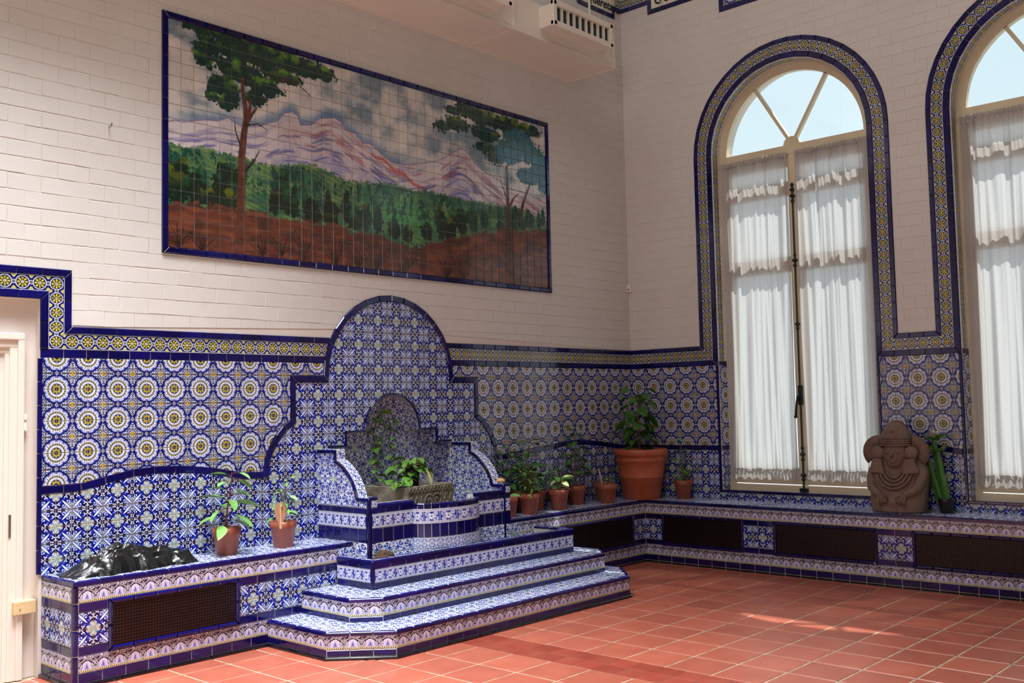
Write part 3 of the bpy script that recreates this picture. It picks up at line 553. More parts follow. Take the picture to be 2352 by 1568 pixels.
pw = [(W1+8.4, 12.05), (28.8, 12.1), (30, 12.05), (31.3, 11.8), (32.6, 11.45), (34.2, 11.2)]
panel(wallR, 'medallion_tile', FB(), sh(pw, .24)+[(W2-8.38, 19.56), (W1+8.38, 19.56)], 'medallion', 1, 1, 28.67-1, 16.6, 2)
panel(wallR, 'flower_tile', FB(), [(W1+8.38, 6.15), (W2-8.38, 6.15)]+sh(pw, -.24)[::-1], 'flower', 1, 1, 28.9, 9.1, 2)
border(wallR, 'blue_tile', FB(), pw, .48, 'cobalt', 1.5, .1)
for c in (W1, W2):
    panel(wallR, 'flower_tile', FB(), rect(c-8.38, c+8.38, 6.15, 6.86), 'flower', 1, 1, .95, 6.85, 2)
    border(wallR, 'blue_tile', FB(), [(c-8.25, 19.56), (c-8.25, 7.0), (c+8.25, 7.0), (c+8.25, 19.56)], .27, 'cobalt', 1.5, .16)
# reveals
def reveal(parent, name, A_, B_, y0, y1, m, cen, mk, per=1, pu=1., uvper=1, depth_first=.0):
    """tiles on the surface swept from the segment A_-B_ (in-plane) between depths; mk maps (a,b,depth) to xyz"""
    p0, p1 = Vector(mk(*A_, y0)), Vector(mk(*B_, y0)); q0 = Vector(mk(*A_, y1)); U = (p1-p0); L = U.length; U.normalize(); V = (q0-p0); D = V.length; V.normalize()
    fr = Fr(p0, U, V); mid = (p0+p1)/2; c = Vector(mk(*cen, y0))
    if fr.N.dot(c-mid) < 0: fr = Fr(p1, -U, V)
    panel(parent, name, fr, rect(0, L, 0, D), m, L/max(1, round(L/pu)), min(D, 1.0), 0, 0, per, .05, 0, .04, bev=.012)
mkB = lambda u, v, d: (d, -u, v); mkA = lambda u, v, d: (u, d, v)
for c in (W1, W2):
    reveal(wallR, 'jamb_circle_tile', (c-RW, 20), (c-RW, ZS), .05, 1.05, 'circles', (c, 30), mkB)
    reveal(wallR, 'jamb_medallion_tile', (c-RW, 11.5), (c-RW, 19.6), .05, 1.5, 'medallion', (c, 15), mkB, 2)
    reveal(wallR, 'jamb_flower_tile', (c-RW, 7), (c-RW, 11), .05, 1.5, 'flower', (c, 9), mkB, 2)
    reveal(wallR, 'jamb_blue_tile', (c-RW, 11), (c-RW, 11.5), .05, 1.5, 'cobalt', (c, 9), mkB, 1, .5)
    reveal(wallR, 'jamb_blue_tile', (c-RW, 19.5), (c-RW, 20), .05, 1.5, 'cobalt', (c, 9), mkB, 1, .5)
    ar = arc(c, ZS, RW, RW, PI, 0, 26)
    for i in range(26): reveal(wallR, 'arch_circle_tile', ar[i], ar[i+1], .05, 1.05, 'circles', (c, ZS), mkB)
    reveal(wallR, 'sill_tile', (c-RW, 6.98), (c+RW, 6.98), .1, 1.5, 'small', (c, 20), mkB, 2)

# windows
def window(num, c):
    P = []; fb = FB(1.5); G = 6.95
    def rr(a, b, z0, z1, x0=1.5, x1=2.0): P.append(bx(x0, x1, -b, -a, z0, z1, .05))
    ring = []; out = arc(c, ZS, RW+.02, RW+.02, PI, 0, 32); inn = arc(c, ZS, 7.25, 7.25, 0, PI, 32)
    for i in range(32): ring.append(solid(fb, [out[i], out[i+1], inn[31-i], inn[32-i]], -.55, 0))
    o = struct(raw('window_%d' % num, merge(ring), 'wood_cream'))
    sbuild('jamb_post', [bx(1.5, 2.05, -(c-RW+.5), -(c-RW-.02), G, ZS, .04)], 'wood_cream', o); sbuild('jamb_post', [bx(1.5, 2.05, -(c+RW+.02), -(c+RW-.5), G, ZS, .04)], 'wood_cream', o)
    sbuild('transom', [bx(1.4, 2.1, -(c+RW), -(c-RW), 39.95, 40.85, .06)], 'wood_cream', o)
    hub = arc(c, ZS-.05, .85, .85, 0, PI, 14); raw('hub', solid(FB(1.42), hub, -.5, 0), 'wood_cream', o)
    for s in (-1, 1):
        a = math.radians(90+s*31); p0 = (c+math.cos(a)*.6, ZS+math.sin(a)*.6); p1 = (c+math.cos(a)*7.3, ZS+math.sin(a)*7.3); nx, nz = -math.sin(a)*.16, math.cos(a)*.16
        raw('muntin', solid(FB(1.5), [(p0[0]-nx, p0[1]-nz), (p1[0]-nx, p1[1]-nz), (p1[0]+nx, p1[1]+nz), (p0[0]+nx, p0[1]+nz)], -.45, 0), 'wood_cream', o)
    ga = [c_ for c_ in arc(c, ZS, 7.3, 7.3, 0, PI, 24)]
    raw('glass_pane', solid(FB(1.85), ga, -.05, 0), 'glass', o)
    for s in (-1, 1):                               # two door leaves
        a0, a1_ = (c-RW+.5, c-.02) if s < 0 else (c+.02, c+RW-.5)
        leaf = []
        for (za, zb) in ((38.75, 39.95), (35.9, 37.3), (28.4, 29.9), (7.75, 9.35)): leaf.append(bx(1.62, 2.0, -a1_, -a0, za, zb, .03))
        leaf += [bx(1.6, 2.02, -(a0+.75), -a0, 7.75, 39.95, .03), bx(1.6, 2.02, -a1_, -(a1_-.62), 7.75, 39.95, .03)]
        d = raw('door_leaf', merge(leaf), 'wood_cream', o)
        for (za, zb) in ((9.3, 28.5), (29.8, 36), (37.2, 38.8)): raw('glass_pane', bx(1.8, 1.85, -a1_+.5, -a0-.6, za, zb), 'glass', d)
    sbuild('astragal', [bx(1.42, 1.7, -(c+.3), -(c-.3), 7.7, 39.95, .05)], 'wood_cream', o); sbuild('threshold', [bx(1.35, 2.1, -(c+RW), -(c-RW), 6.98, 7.65, .05)], 'wood_cream', o)
    rod = [tube([(1.2, -c, 7.4), (1.2, -c, 36.9)], .09, 8)]
    for z, r in ((36.8, .2), (36.3, .26), (35.7, .3), (35.2, .2), (29.9, .16), (29.4, .3), (28.9, .2), (23.2, .28), (22.8, .18), (11.3, .18), (10.7, .3), (10.2, .2), (8.7, .3), (8.3, .22)):
        rod.append(lathe([(.06, -.2), (r*.7, -.12), (r, 0), (r*.7, .12), (.06, .2)], (1.2, -c, z), 10))
    rod.append(bx(1.1, 1.42, -(c+.42), -(c-.42), 7.1, 7.45, .05)); rod.append(bx(1.12, 1.42, -(c+.22), -(c-.22), 15.4, 17.3, .06))
    b = raw('cremone_bolt', merge(rod), 'bronze', o)
    raw('handle', merge([tube([(1.1, -c, 16.4), (.85, -c+.1, 16.2), (.8, -c+.2, 15.6), (.8, -c+.28, 15.0), (.85, -c+.36, 14.4)], [.12, .12, .1, .1, .12], 8), ball((.85, -c+.38, 14.3), .17)]), 'bronze', b)
window(1, W1); window(2, W2)

# door recess on the far left
d = struct(sbuild('door_1', [bx(-63.75, -63.35, .1, .6, 0, 21.05, .08), bx(-64.2, -63.7, .25, .6, 0, 20.6, .06), bx(-64.45, -64.1, .38, .6, 0, 20.3, .05), bx(-70, -63.36, .08, .59, 20.62, 21.07, .08), bx(-70, -63.72, .23, .59, 20.17, 20.62, .06), bx(-70, -64.12, .36, .59, 19.82, 20.22, .05)], 'door_paint'))
sbuild('panel', [bx(-70, -64.3, .5, .62, 0, 20.1)], 'plaster_white', d); sbuild('hinge', [bx(-64.2, -64.05, .2, .3, 8.6, 10, .03)], 'steel', d)
t_ = tag(raw('wall_block', merge([bx(-63.95, -62.66, -.1, .6, 3.95, 4.75, .05)]), 'wood_raw'), 'short pale raw wood block fixed to the wall beside the door frame', 'block')
raw('screw', merge([lathe([(.05, 0), (.05, .02)], (-63.6, -.1, 4.3), 8)]), 'steel', t_)
t_ = tag(raw('wall_switch', bx(-63.68, -63.08, .35, .6, 14.98, 16.05, .05), 'plastic'), 'white plastic control box on the wall by the door', 'switch')
raw('cover', bx(-63.62, -63.14, .28, .36, 15.7, 16.0, .03), 'plastic', t_); raw('window', bx(-63.5, -63.2, .3, .36, 15.1, 15.55), 'screen', t_)
t_ = tag(raw('wall_sensor', bx(-.35, -.05, -.5, .0, 27.9, 28.75, .06), 'plastic'), 'small white box sensor on the wall near the room corner', 'sensor')
raw('button', bx(-.4, -.34, -.35, -.15, 28.1, 28.3, .02), 'steel', t_)

# mural
mu = tag(raw('tile_mural', solid(FA(), rect(MX0+.05, MX1-.05, MZ0+.05, MZ1-.05), 0, .02), 'grout'), 'large painted tile mural of snowy mountains and tall trees in a blue border', 'mural')
bm0, bm1, bz0, bz1 = -53.95, -13.5, 27.4, 43.6; tw, tv = (bm1-bm0)/40, (bz1-bz0)/16
for j in range(16):
    for i in range(40):
        def make(i=i, j=j):
            hx, hy = (tw/2-.02)*T, (tv/2-.02)*T
            return slabpoly([(-hx, -hy), (hx, -hy), (hx, hy), (-hx, hy)], .06*T, .015*T, lambda x, y: ((i+.5+x/T/tw)/40, (j+.5+y/T/tv)/16))
        spec(mu, 'painted_tile', None, make, FA().mat(bm0+(i+.5)*tw, bz0+(j+.5)*tv, .02), 'mural', (bm0+i*tw, 0, bz0+j*tv))
border(mu, 'border_tile', FA(), [(bm0-.22, bz0-.22), (bm1+.2, bz0-.22), (bm1+.2, bz1+.22), (bm0-.22, bz1+.22)], .42, 'cobalt', 1.55, .2, .02, closed=True)

# frieze at the top
def frieze(parent, fr, pts, **k): border(parent, 'frieze_blue_tile', fr, pts, .5, 'cobalt', 1.5, .12)
frieze(wallL, FA(), [(-12, 59.1), (-7.45, 59.1), (-7.45, 58.15), (-1.45, 58.15), (-1.45, 59.1), (0, 59.1)])
border(wallL, 'frieze_circle_tile', FA(), [(-1.2, 59.85), (0, 59.85)], 1.0, 'circles', 1.0, .08, bev=.015)
border(wallL, 'frieze_circle_tile', FA(), [(-14, 59.85), (-7.7, 59.85)], 1.0, 'circles', 1.0, .08, bev=.015)
frieze(wallR, FB(), [(0, 59.1), (3.85, 59.1), (3.85, 57.95), (10.8, 57.95), (10.8, 59.1)])
border(wallR, 'frieze_circle_tile', FB(), [(0, 59.85), (3.6, 59.85)], 1.0, 'circles', 1.0, .08, bev=.015)
frieze(wallR, FB(), [(12.6, 60.5), (12.6, 55.75), (24, 55.75)])
panel(wallR, 'frieze_flower_tile', FB(), rect(12.85, 24, 56, 60), 'medallion', 1, 1, 12.85, 56, 2)
def plaque(parent, fr, u0_, u1_, z0, word, tu, tz, size):
    a = raw('name_plaque', solid(fr, rect(u0_, u1_, z0, z0+4), .0, .02), 'grout', parent)
    panel(a, 'plaque_tile', fr, rect(u0_, u1_, z0, z0+4), 'plaque', 2, 2, u0_, z0, 1, .06, .02, .03)
    cu = bpy.data.curves.new('lettering', 'FONT'); cu.body = word; cu.size = size*T; cu.extrude = .02*T; cu.shear = .18; cu.offset = .018*T; cu.materials.append(MAT['ink'])
    o = bpy.data.objects.new('lettering', cu); COL.objects.link(o); M = fr.mat(tu, tz, .11); o.matrix_basis = M; o.parent = a
plaque(wallL, FA(), -7.2, -1.7, 58.4, 'Queretaro', -6.25, 58.72, 1.35)
plaque(wallR, FB(), 4.1, 10.5, 58.2, 'Quintana Roo', 4.5, 58.55, 1.5)

# ------------------------------------------------------------------ fountain and benches
def rows(parent, fr, u_0, u_1, z, seq, ou=None):
    """courses of tiles: (height, material, name, tile length, period)"""
    for h, m, name, pu, per in seq:
        if m: 
            L = u_1-u_0; k = max(1, round(L/pu)) if ou is None else None
            panel(parent, name, fr, rect(u_0, u_1, z, z+h), m, L/k if k else pu, h, u_0 if k else ou, z, per, .05, 0, .05)
        z += h
FOOT = (.22, 'black_glaze', 'foot_tile', 1.5, 1)
def segs(path): return [(Fr((*path[i], 0), (path[i+1][0]-path[i][0], path[i+1][1]-path[i][1], 0), (0, 0, 1)), math.dist(path[i], path[i+1])) for i in range(len(path)-1)]
def nosing(parent, path, z, w=.34, th=.24, m='cobalt', L=1.5, name='edge_tile', closed=False, out=.07):
    """rounded glazed edge along the top of a face; path runs left to right seen from the front"""
    P = [Vector(p) for p in path]; n = len(P); Q = []
    for i in range(n):
        d1 = (P[i]-P[i-1]).normalized() if i else None; d2 = (P[i+1]-P[i]).normalized() if i < n-1 else None; d1 = d1 or d2; d2 = d2 or d1
        n1 = Vector((-d1.y, d1.x)); mm = (n1+Vector((-d2.y, d2.x))).normalized(); Q.append(P[i]+mm*((w/2-out)/max(mm.dot(n1), .4)))
    border(parent, name, FT(z-th), [(q.x, q.y) for q in Q], w, m, L, th+.015, bev=.1)
FY = -6.1
fo_t = thing('tiled_fountain', 'large blue and white tiled wall fountain with arched backsplash, basin and steps', 'fountain', (XC, -6, 0))
# backsplash
bs_poly = [(XC+x, z) for x, z in [(-12.4, 6.12), (-12.35, 11.2), (-12.2, 12.4), (-11.8, 13.35), (-11.25, 14.1), (-10.6, 14.8), (-9.9, 15.2), (-9.9, 18.33), (-6.8, 18.33)]+arc(0, 18.5, 6.8, 6.6, PI, 0, 24)+[(6.8, 18.33), (9.9, 18.33), (9.9, 15.2), (10.6, 14.8), (11.25, 14.1), (11.8, 13.35), (12.2, 12.4), (12.35, 11.2), (12.4, 6.12)]]+[p for p in niche_outline]
bs = raw('backsplash', solid(FA(), bs_poly, .0, .015), 'grout', fo_t)
panel(bs, 'flower_tile', FA(-.015), bs_poly, 'flower', 1.015, 1.015, -37.35, 21.15, 2, .06)
bc = [(XC+x, z) for x, z in [(-12.35, 11.0), (-12.2, 12.3), (-11.8, 13.2), (-11.28, 13.95), (-10.65, 14.65), (-9.88, 15.1), (-9.88, 18.33), (-6.8, 18.33)]+arc(0, 18.5, 6.8, 6.6, PI, 0, 16)[1:-1]+[(6.8, 18.33), (9.88, 18.33), (9.88, 15.1), (10.65, 14.65), (11.28, 13.95), (11.8, 13.2), (12.2, 12.3), (12.35, 11.0)]]
border(bs, 'edge_tile', FA(-.02), bc, .5, 'cobalt', 1.5, .16, bev=.06)
# niche lining
ni = raw('niche', solid(FA(1.5), niche_outline, 0, .01), 'grout', fo_t)
f45 = Fr((XC, 1.5, 10), (1, 0, 1), (-1, 0, 1)); q2 = 2**-.5
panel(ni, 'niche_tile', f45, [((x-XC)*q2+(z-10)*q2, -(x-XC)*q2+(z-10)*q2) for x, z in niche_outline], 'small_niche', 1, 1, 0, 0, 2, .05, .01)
no = niche_outline
for i in range(len(no)-1):
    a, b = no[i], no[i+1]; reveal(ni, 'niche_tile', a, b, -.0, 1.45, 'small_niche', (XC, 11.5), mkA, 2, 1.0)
border(bs, 'niche_edge_tile', FA(-.02), [(x, z) for x, z in no[1:-1]], .16, 'cobalt', 1.5, .2, bev=.04)
# steps
T1 = [(-48.95, -4.4), (-48.95, -10.9), (-45.8, -14.05), (-20.6, -14.05), (-17.4, -10.85), (-17.4, -4.4)]
T2 = [(-46.17, -4.4), (-46.17, -9.7), (-44.5, -11.2), (-20.2, -11.2), (-18.3, -9.3), (-18.3, -4.4)]
for P, z0, z1, seq, inner in ((T1, 0, 1.75, [FOOT, (.42, 'cobalt', 'plain_tile', 1.5, 1), (.98, 'wave', 'wave_tile', 1, 1)], T2), (T2, 1.75, 3.3, [(.36, 'cobalt', 'plain_tile', 1.5, 1), (1.0, 'wave', 'wave_tile', 1, 1)], [(-43, -4.4), (-43, -8.4), (-21, -8.4), (-21, -4.4)])):
    st = raw('step', solid(FT(), P, z0, z1-.07), 'grout', fo_t)
    for fr, L in segs(P): rows(st, fr, 0, L, z0, seq)
    panel(st, 'step_top_tile', FT(z1-.07), P+inner[::-1], 'small', 1, 1, P[0][0], P[2][1], 2, .07)
    nosing(st, P, z1)
    if z0 == 0:
        border(st, 'foot_moulding_tile', FT(0), [(x+dx, y+dy) for (x, y), (dx, dy) in zip(P, [(-.1, 0), (-.1, -.04), (-.04, -.1), (.04, -.1), (.1, -.04), (.1, 0)])], .24, 'black_glaze', 1.5, .22, bev=.09)
# planter trough around the basin
R0, R1, RY = -43.1, -20.9, -8.45
tr = raw('planter_rim', merge([bx(R0, R1, RY, RY+.6, 3.2, 5.22), bx(R0, R0+.6, RY+.6, -4.45, 3.2, 5.22), bx(R1-.6, R1, RY+.6, -4.45, 3.2, 5.22), bx(R0+.6, R1-.6, RY+.6, -4.4, 3.2, 4.5)]), 'grout', fo_t)
sq = [(.45, 'cobalt', 'plain_tile', 1.5, 1), (.95, 'scroll', 'scroll_tile', .95, 1), (.42, 'cobalt', 'plain_tile', 1.5, 1)]
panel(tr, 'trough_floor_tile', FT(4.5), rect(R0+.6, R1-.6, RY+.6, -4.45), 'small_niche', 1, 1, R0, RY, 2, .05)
rows(tr, FA(RY), R0+.15, R1, 3.3, sq); rows(tr, FB(R0), 4.5, -RY-.15, 3.3, sq); rows(tr, FR(R1), RY, -4.5, 3.3, sq)
panel(tr, 'rim_tile', FT(5.22), [(R0+.2, -4.45), (R0+.2, RY+.2), (R1-.2, RY+.2), (R1-.2, -4.45), (R1-.6, -4.45), (R1-.6, RY+.6), (R0+.6, RY+.6), (R0+.6, -4.45)], 'small', 1, 1, R0, RY, 2, .08)
nosing(tr, [(R0, -4.45), (R0, RY), (R1, RY), (R1, -4.45)], 5.3, .3, .3)
nosing(tr, [(R1-.6, -4.5), (R1-.6, RY+.6), (R0+.6, RY+.6), (R0+.6, -4.5)], 5.31, .2, .2, out=.02, name='inner_edge_tile')
sb = raw('corner_tile', bx(R0-.08, R0+.2, RY-.08, RY+.2, 3.3, 5.2, .1), 'cobalt', tr)
# side walls
WL, WR = -41.45, -27.05
prof = [(0, 3.3), (-FY, 3.3), (-FY, 9.4), (4.97, 9.4), (4.78, 9.95), (4.42, 10.6), (3.95, 11.15), (3.4, 11.6), (2.8, 11.98), (2.38, 12.12), (2.38, 12.88), (0, 12.88)]
top = prof[2:]
mkW = lambda x0: (lambda u, v, d: (x0+d, -u, v))
for x0 in (WL, WR):
    wi = raw('side_wall', solid(FB(x0), prof, -.8, 0), 'grout', fo_t); fr = FB(x0)
    for i in range(len(top)-1):
        a, b = top[i], top[i+1]; reveal(wi, 'cap_tile', a, b, .0, .8, 'small', (9, 14), mkW(x0), 2, 1.0)
    cpath = [(-FY-.0, 9.27), (4.87, 9.27), (4.66, 9.85), (4.3, 10.5), (3.84, 11.04), (3.3, 11.48), (2.7, 11.85), (2.25, 12.02), (2.25, 12.75), (0, 12.75)]
    border(wi, 'edge_tile', FB(x0-.01), cpath[::-1], .28, 'cobalt', 1.5, .12, bev=.05)
    if x0 == WL:
        rows(wi, fr, 4.5, 5.95, 4.5, [(.65, 'small', 'small_tile', 1, 2), (1.0, 'small', 'small_tile', 1, 2)])
        rows(wi, fr, 0.05, 5.82, 6.15, [(1.0, 'cobalt', 'plain_tile', .98, 1), (1.08, 'scroll', 'scroll_tile', .98, 1), (.45, 'cobalt', 'plain_tile', 1.45, 1)])
        panel(wi, 'small_tile', fr, [(0, 8.7), (5.82, 8.7)]+[(u, z) for u, z in [(5.82, 9.13), (4.75, 9.13), (4.5, 9.8), (4.15, 10.4), (3.7, 10.95), (3.2, 11.35), (2.6, 11.7), (2.1, 11.9), (2.1, 12.62), (0, 12.62)]], 'small_niche', 1, 1, 0, 8.7, 2, .05)
    else:
        panel(wi, 'small_tile', fr, [(0, 6.15), (6.0, 6.15)]+[(u, z) for u, z in [(6, 9.13), (4.75, 9.13), (4.5, 9.8), (4.15, 10.4), (3.7, 10.95), (3.2, 11.35), (2.6, 11.7), (2.1, 11.9), (2.1, 12.62), (0, 12.62)]], 'small_niche', 1, 1, 0, 8.7, 2, .05)
    panel(wi, 'small_tile', FA(FY), rect(x0, x0+.8, 8.75, 9.38), 'small', .8, .7, x0, 8.75, 1, .05)
    nosing(wi, [(x0, FY), (x0+.8, FY)], 9.46, .26, .22)
    raw('corner_tile', bx(x0-.07, x0+.24, FY-.07, FY+.2, 4.6, 9.3, .1), 'cobalt', wi)
# front wall with a bowed middle
BX0, BX1 = -37.15, -30.45; bow = [(x, y) for x, y in arc((BX0+BX1)/2, FY, (BX1-BX0)/2, 1.72, PI, 2*PI, 13)]
fp = [(WL, FY), (BX0, FY)]+bow[1:-1]+[(BX1, FY), (WR+.8, FY), (WR+.8, FY+.6), (BX1-.2, FY+.6)]+[(x*.84+XC*.16*1.0, y*.75+FY*.25) for x, y in bow[1:-1][::-1]]+[(BX0+.2, FY+.6), (WL, FY+.6)]
fw_ = raw('front_wall', solid(FT(), fp, 3.3, 8.6), 'grout', fo_t)
raw('basin_floor', bx(WL+.8, WR, FY+.6, 1.4, 6.2, 7.3), 'grout', fo_t)
bands = lambda pl, pe: [(.85, 'small', 'small_tile', 1, 2), (1.05, 'cobalt', 'plain_tile', .98, 1), (1.08, 'scroll', 'scroll_tile', .98, 1), (.45, 'cobalt', 'plain_tile', 1.45, 1)]
for a, b in ((WL+.28, BX0), (BX1, WR+.8)): rows(fw_, FA(FY), a, b, 4.5, [(.77, 'small', 'small_tile', 1, 2)]); rows(fw_, FA(FY), a, b, 5.27, bands(1, 1))
z = 5.27
for fr, L in segs(bow):
    rows(fw_, fr, 0, L, 4.5, [(.77, 'small', 'small_tile', 1, 1)]); rows(fw_, fr, 0, L, 5.27, [(.85, 'small', 'small_tile', 9, 1), (1.05, 'cobalt', 'plain_tile', 9, 1)])
    rows(fw_, fr, 0, L, 8.25, [(.35, 'cobalt', 'plain_tile', 9, 1)])
for i in range(0, 13):
    fr, L = segs(bow)[i]; hx = L/2-.02
    def make(i=i, L=L): return slabpoly([(-L/2*T, -.54*T), (L/2*T, -.54*T), (L/2*T, .54*T), (-L/2*T, .54*T)], .06*T, 0, lambda x, y: (((i % 2)+.5+x/T/L)/2, .5+y/T/1.08))
    spec(fw_, 'scroll_tile', None, make, fr.mat(L/2, 7.71), 'scroll', fr.w(L/2, 7.7))
nosing(fw_, [(WL+.8, FY), (BX0+.1, FY)], 8.95, .34, .3); nosing(fw_, [(BX1-.1, FY), (WR, FY)], 8.95, .34, .3)
raw('coping', merge([bx(WL+.8, BX0+.1, FY+.1, FY+.75, 8.5, 8.88), bx(BX1-.1, WR, FY+.1, FY+.75, 8.5, 8.88)]), 'grout', fw_)
panel(fw_, 'coping_tile', FT(8.88), rect(WL+.8, BX0+.1, FY+.25, FY+.8), 'small', 1, 1, 0, FY, 2, .07); panel(fw_, 'coping_tile', FT(8.88), rect(BX1-.1, WR, FY+.25, FY+.8), 'small', 1, 1, 0, FY, 2, .07)
nosing(fw_, bow, 8.68, .34, .2, L=9)
panel(fw_, 'coping_tile', FT(8.58), [(x*.94+XC*.06, y*.93+FY*.07) for x, y in bow]+[(x*.84+XC*.16, y*.75+FY*.25) for x, y in bow[::-1]], 'small', 1, 1, 0, 0, 2, .08)

BB = [FOOT, (.58, 'cobalt', 'plain_tile', 1.5, 1), (1.0, 'wave', 'wave_tile', 1, 1)]
BU = [(1.0, 'wave', 'wave_tile', 1, 1)]
def bench_face(par, fr, u_0, u_1, decor, grilles, skip=False):
    rows(par, fr, u_0, u_1, 0, BB); rows(par, fr, u_0, u_1, 4.87, BU)
    for a, b, ou in decor:
        panel(par, 'flower_tile', fr, rect(a, b, 2.32, 4.32), 'flower', 1, 1, ou, 3.32, 2, .06)
        rows(par, fr, a, b, 1.8, [(.52, 'cobalt', 'plain_tile', 1.5, 1)]); rows(par, fr, a, b, 4.32, [(.55, 'cobalt', 'plain_tile', 1.5, 1)])
    for a, b in grilles:
        g = raw('grille', solid(fr, rect(a+.12, b-.12, 1.9, 4.8), -.02, .01), 'cavity_shade', par)  # flat near-black sheet stands in for the shade behind the bars
        P = []; n = round((b-a-.4)/.19)
        for i in range(n+1): u = a+.2+(b-a-.4)*i/n; P.append(solid(fr, rect(u-.055, u+.055, 2.0, 4.7), .02, .06))
        for j in range(15): zz = 2.02+2.68*j/14; P.append(solid(fr, rect(a+.15, b-.15, zz-.055, zz+.055), .02, .07))
        o = raw('perforated_sheet', merge(P), 'grille', g)
        border(par, 'grille_frame_tile', fr, [(a+.14, 1.94), (b-.14, 1.94), (b-.14, 4.74), (a+.14, 4.74)], .28, 'cobalt', 1.5, .2, bev=.1, closed=True)
b1 = thing('tiled_bench', 'tiled bench left of the fountain, with black bag and two potted plants on it', 'bench', (-52, -2.2, 0), 'built-in tiled benches')
bl = raw('core', bx(-62.25, -41.45, -4.4, 0, 0, 6.08), 'grout', b1)
bench_face(bl, FA(-4.4), -61.98, -43.0, [(-61.98, -60.2, -61.1-2), (-51.2, -42.8, -50.15)], [(-60.2, -51.2)])
fe = FB(-62.25); rows(bl, fe, 0, 4.15, 0, BB); rows(bl, fe, 0, 4.15, 4.87, BU); panel(bl, 'flower_tile', fe, rect(0, 4.15, 2.32, 4.32), 'flower', 1, 1, .9, 3.32, 2, .06)
rows(bl, fe, 0, 4.15, 1.8, [(.52, 'cobalt', 'plain_tile', 1.5, 1)]); rows(bl, fe, 0, 4.15, 4.32, [(.55, 'cobalt', 'plain_tile', 1.5, 1)])
for z0, z1 in ((0, 1.8), (1.8, 3.3), (3.3, 4.85), (4.85, 5.9)): raw('corner_tile', bx(-62.33, -61.98, -4.47, -4.13, z0+.02, z1-.02, .1), 'cobalt', bl)
panel(bl, 'seat_tile', FT(6.08), rect(-62.1, -41.5, -4.2, -.08), 'small', 1, 1, -62, -4.2, 2, .07)
nosing(bl, [(-62.25, 0), (-62.25, -4.4), (-41.6, -4.4)], 6.15, .34, .27)
border(bl, 'foot_moulding_tile', FT(0), [(-62.36, 0), (-62.36, -4.5), (-48.95, -4.5)], .24, 'black_glaze', 1.5, .22, bev=.09)
panel(bl, 'small_tile', FA(-4.4), rect(-43, -41.5, 4.9, 5.85), 'small', 1, 1, -43, 4.9, 2, .07)
b2 = thing('tiled_bench', 'long tiled bench turning the room corner beneath the arched windows, row of pots on it', 'bench', (-4, -10, 0), 'built-in tiled benches')
br_ = raw('core', merge([bx(-26.2, 0, -4.4, 0, 0, 6.08), bx(-4.4, 0, -56, -4.4, 0, 6.08)]), 'grout', b2)
panel(br_, 'small_tile', FA(-4.4), rect(-26.2, -23.6, 4.5, 5.85), 'small', 1, 1, -26.2, 4.85, 2, .07); panel(br_, 'wave_tile', FA(-4.4), rect(-23.6, -20.9, 4.45, 4.85), 'small', 1, 1, -26.2, 3.85, 2, .06); panel(br_, 'wave_tile', FA(-4.4), rect(-23.6, -20.9, 4.87, 5.87), 'wave', 1, 1, -23.9, 4.87, 1, .06)
bench_face(br_, FA(-4.4), -20.9, -4.4, [(-6.5, -4.45, -5.4)], [(-21.5, -6.5)])
bench_face(br_, FB(-4.4), 4.4, 50, [(4.45, 6.45, 5.4), (15.5, 18.6, 15.5), (28.3, 31.25, 28.3), (45, 48, 45)], [(6.45, 15.5), (18.6, 28.3), (31.25, 45)])
panel(br_, 'seat_tile', FT(6.08), [(-26.2, -4.2), (-4.2, -4.2), (-4.2, -50), (-.05, -50), (-.05, -.08), (-26.2, -.08)], 'small', 1, 1, -26.2, -4.2, 2, .07)
nosing(br_, [(-26.2, -4.4), (-4.4, -4.4), (-4.4, -50)], 6.15, .34, .27)

# ------------------------------------------------------------------ curtains
def curtain(c, a, b, label, seed):
    r = random.Random(seed); n = 240; m = 30; t = thing('curtain', label, 'curtain', (1.2, -(a+b)/2, 8.2), 'sheer window curtains')
    F = [(r.uniform(2.0, 10), r.uniform(0, 6.28), r.uniform(.3, 1)) for _ in range(9)]; H_ = [(r.uniform(9, 20), r.uniform(0, 6.28), r.uniform(.3, 1)) for _ in range(8)]
    def f(u, w, hi):
        s = sum(A*math.sin(k*(u+.35*math.sin(w*2.2+k))+p) for k, p, A in F)/2.6; h = sum(A*math.sin(k*u+p) for k, p, A in H_)/2.6
        return .26*s*(1-hi)+.09*h*(.45+hi)
    def sheet(z0, z1, m, x0, hi, name, flare=0):
        V, Fa = [], []
        for j in range(m+1):
            w = j/m; zz = z0+(z1-z0)*w; g = hi(w)
            for i in range(n+1):
                u = a+(b-a)*i/n; pin = math.sin(w*PI)*.12*math.sin(i/n*PI*2); V.append((x0-f(u, w, g)-flare*(1-w), -(u+pin), zz+(.12*math.sin(u*7+seed)*(1-w) if flare else 0)))
        for j in range(m):
            for i in range(n): q = j*(n+1)+i; Fa.append([q, q+1, q+n+2, q+n+1])
        return raw(name, (V, Fa), 'sheer', t, True)
    sheet(9.15, 39.6, m, 1.12, lambda w: max(0, (w-.86)*5)+max(0, (.07-w)*9), 'sheer_panel'); sheet(39.6, 40.1, 2, 1.08, lambda w: 1, 'heading_ruffle'); sheet(8.25, 9.2, 3, 1.08, lambda w: 1, 'bottom_ruffle', .12)
    raw('curtain_rod', tube([(1.22, -a, 39.6), (1.22, -b, 39.6)], .06, 8), 'steel', t); raw('curtain_rod', tube([(1.22, -a, 9.2), (1.22, -b, 9.2)], .05, 8), 'steel', t)
curtain(W1, W1-7.75, W1-.42, 'sheer white curtain left of the dark bolt on the full arched window', 3)
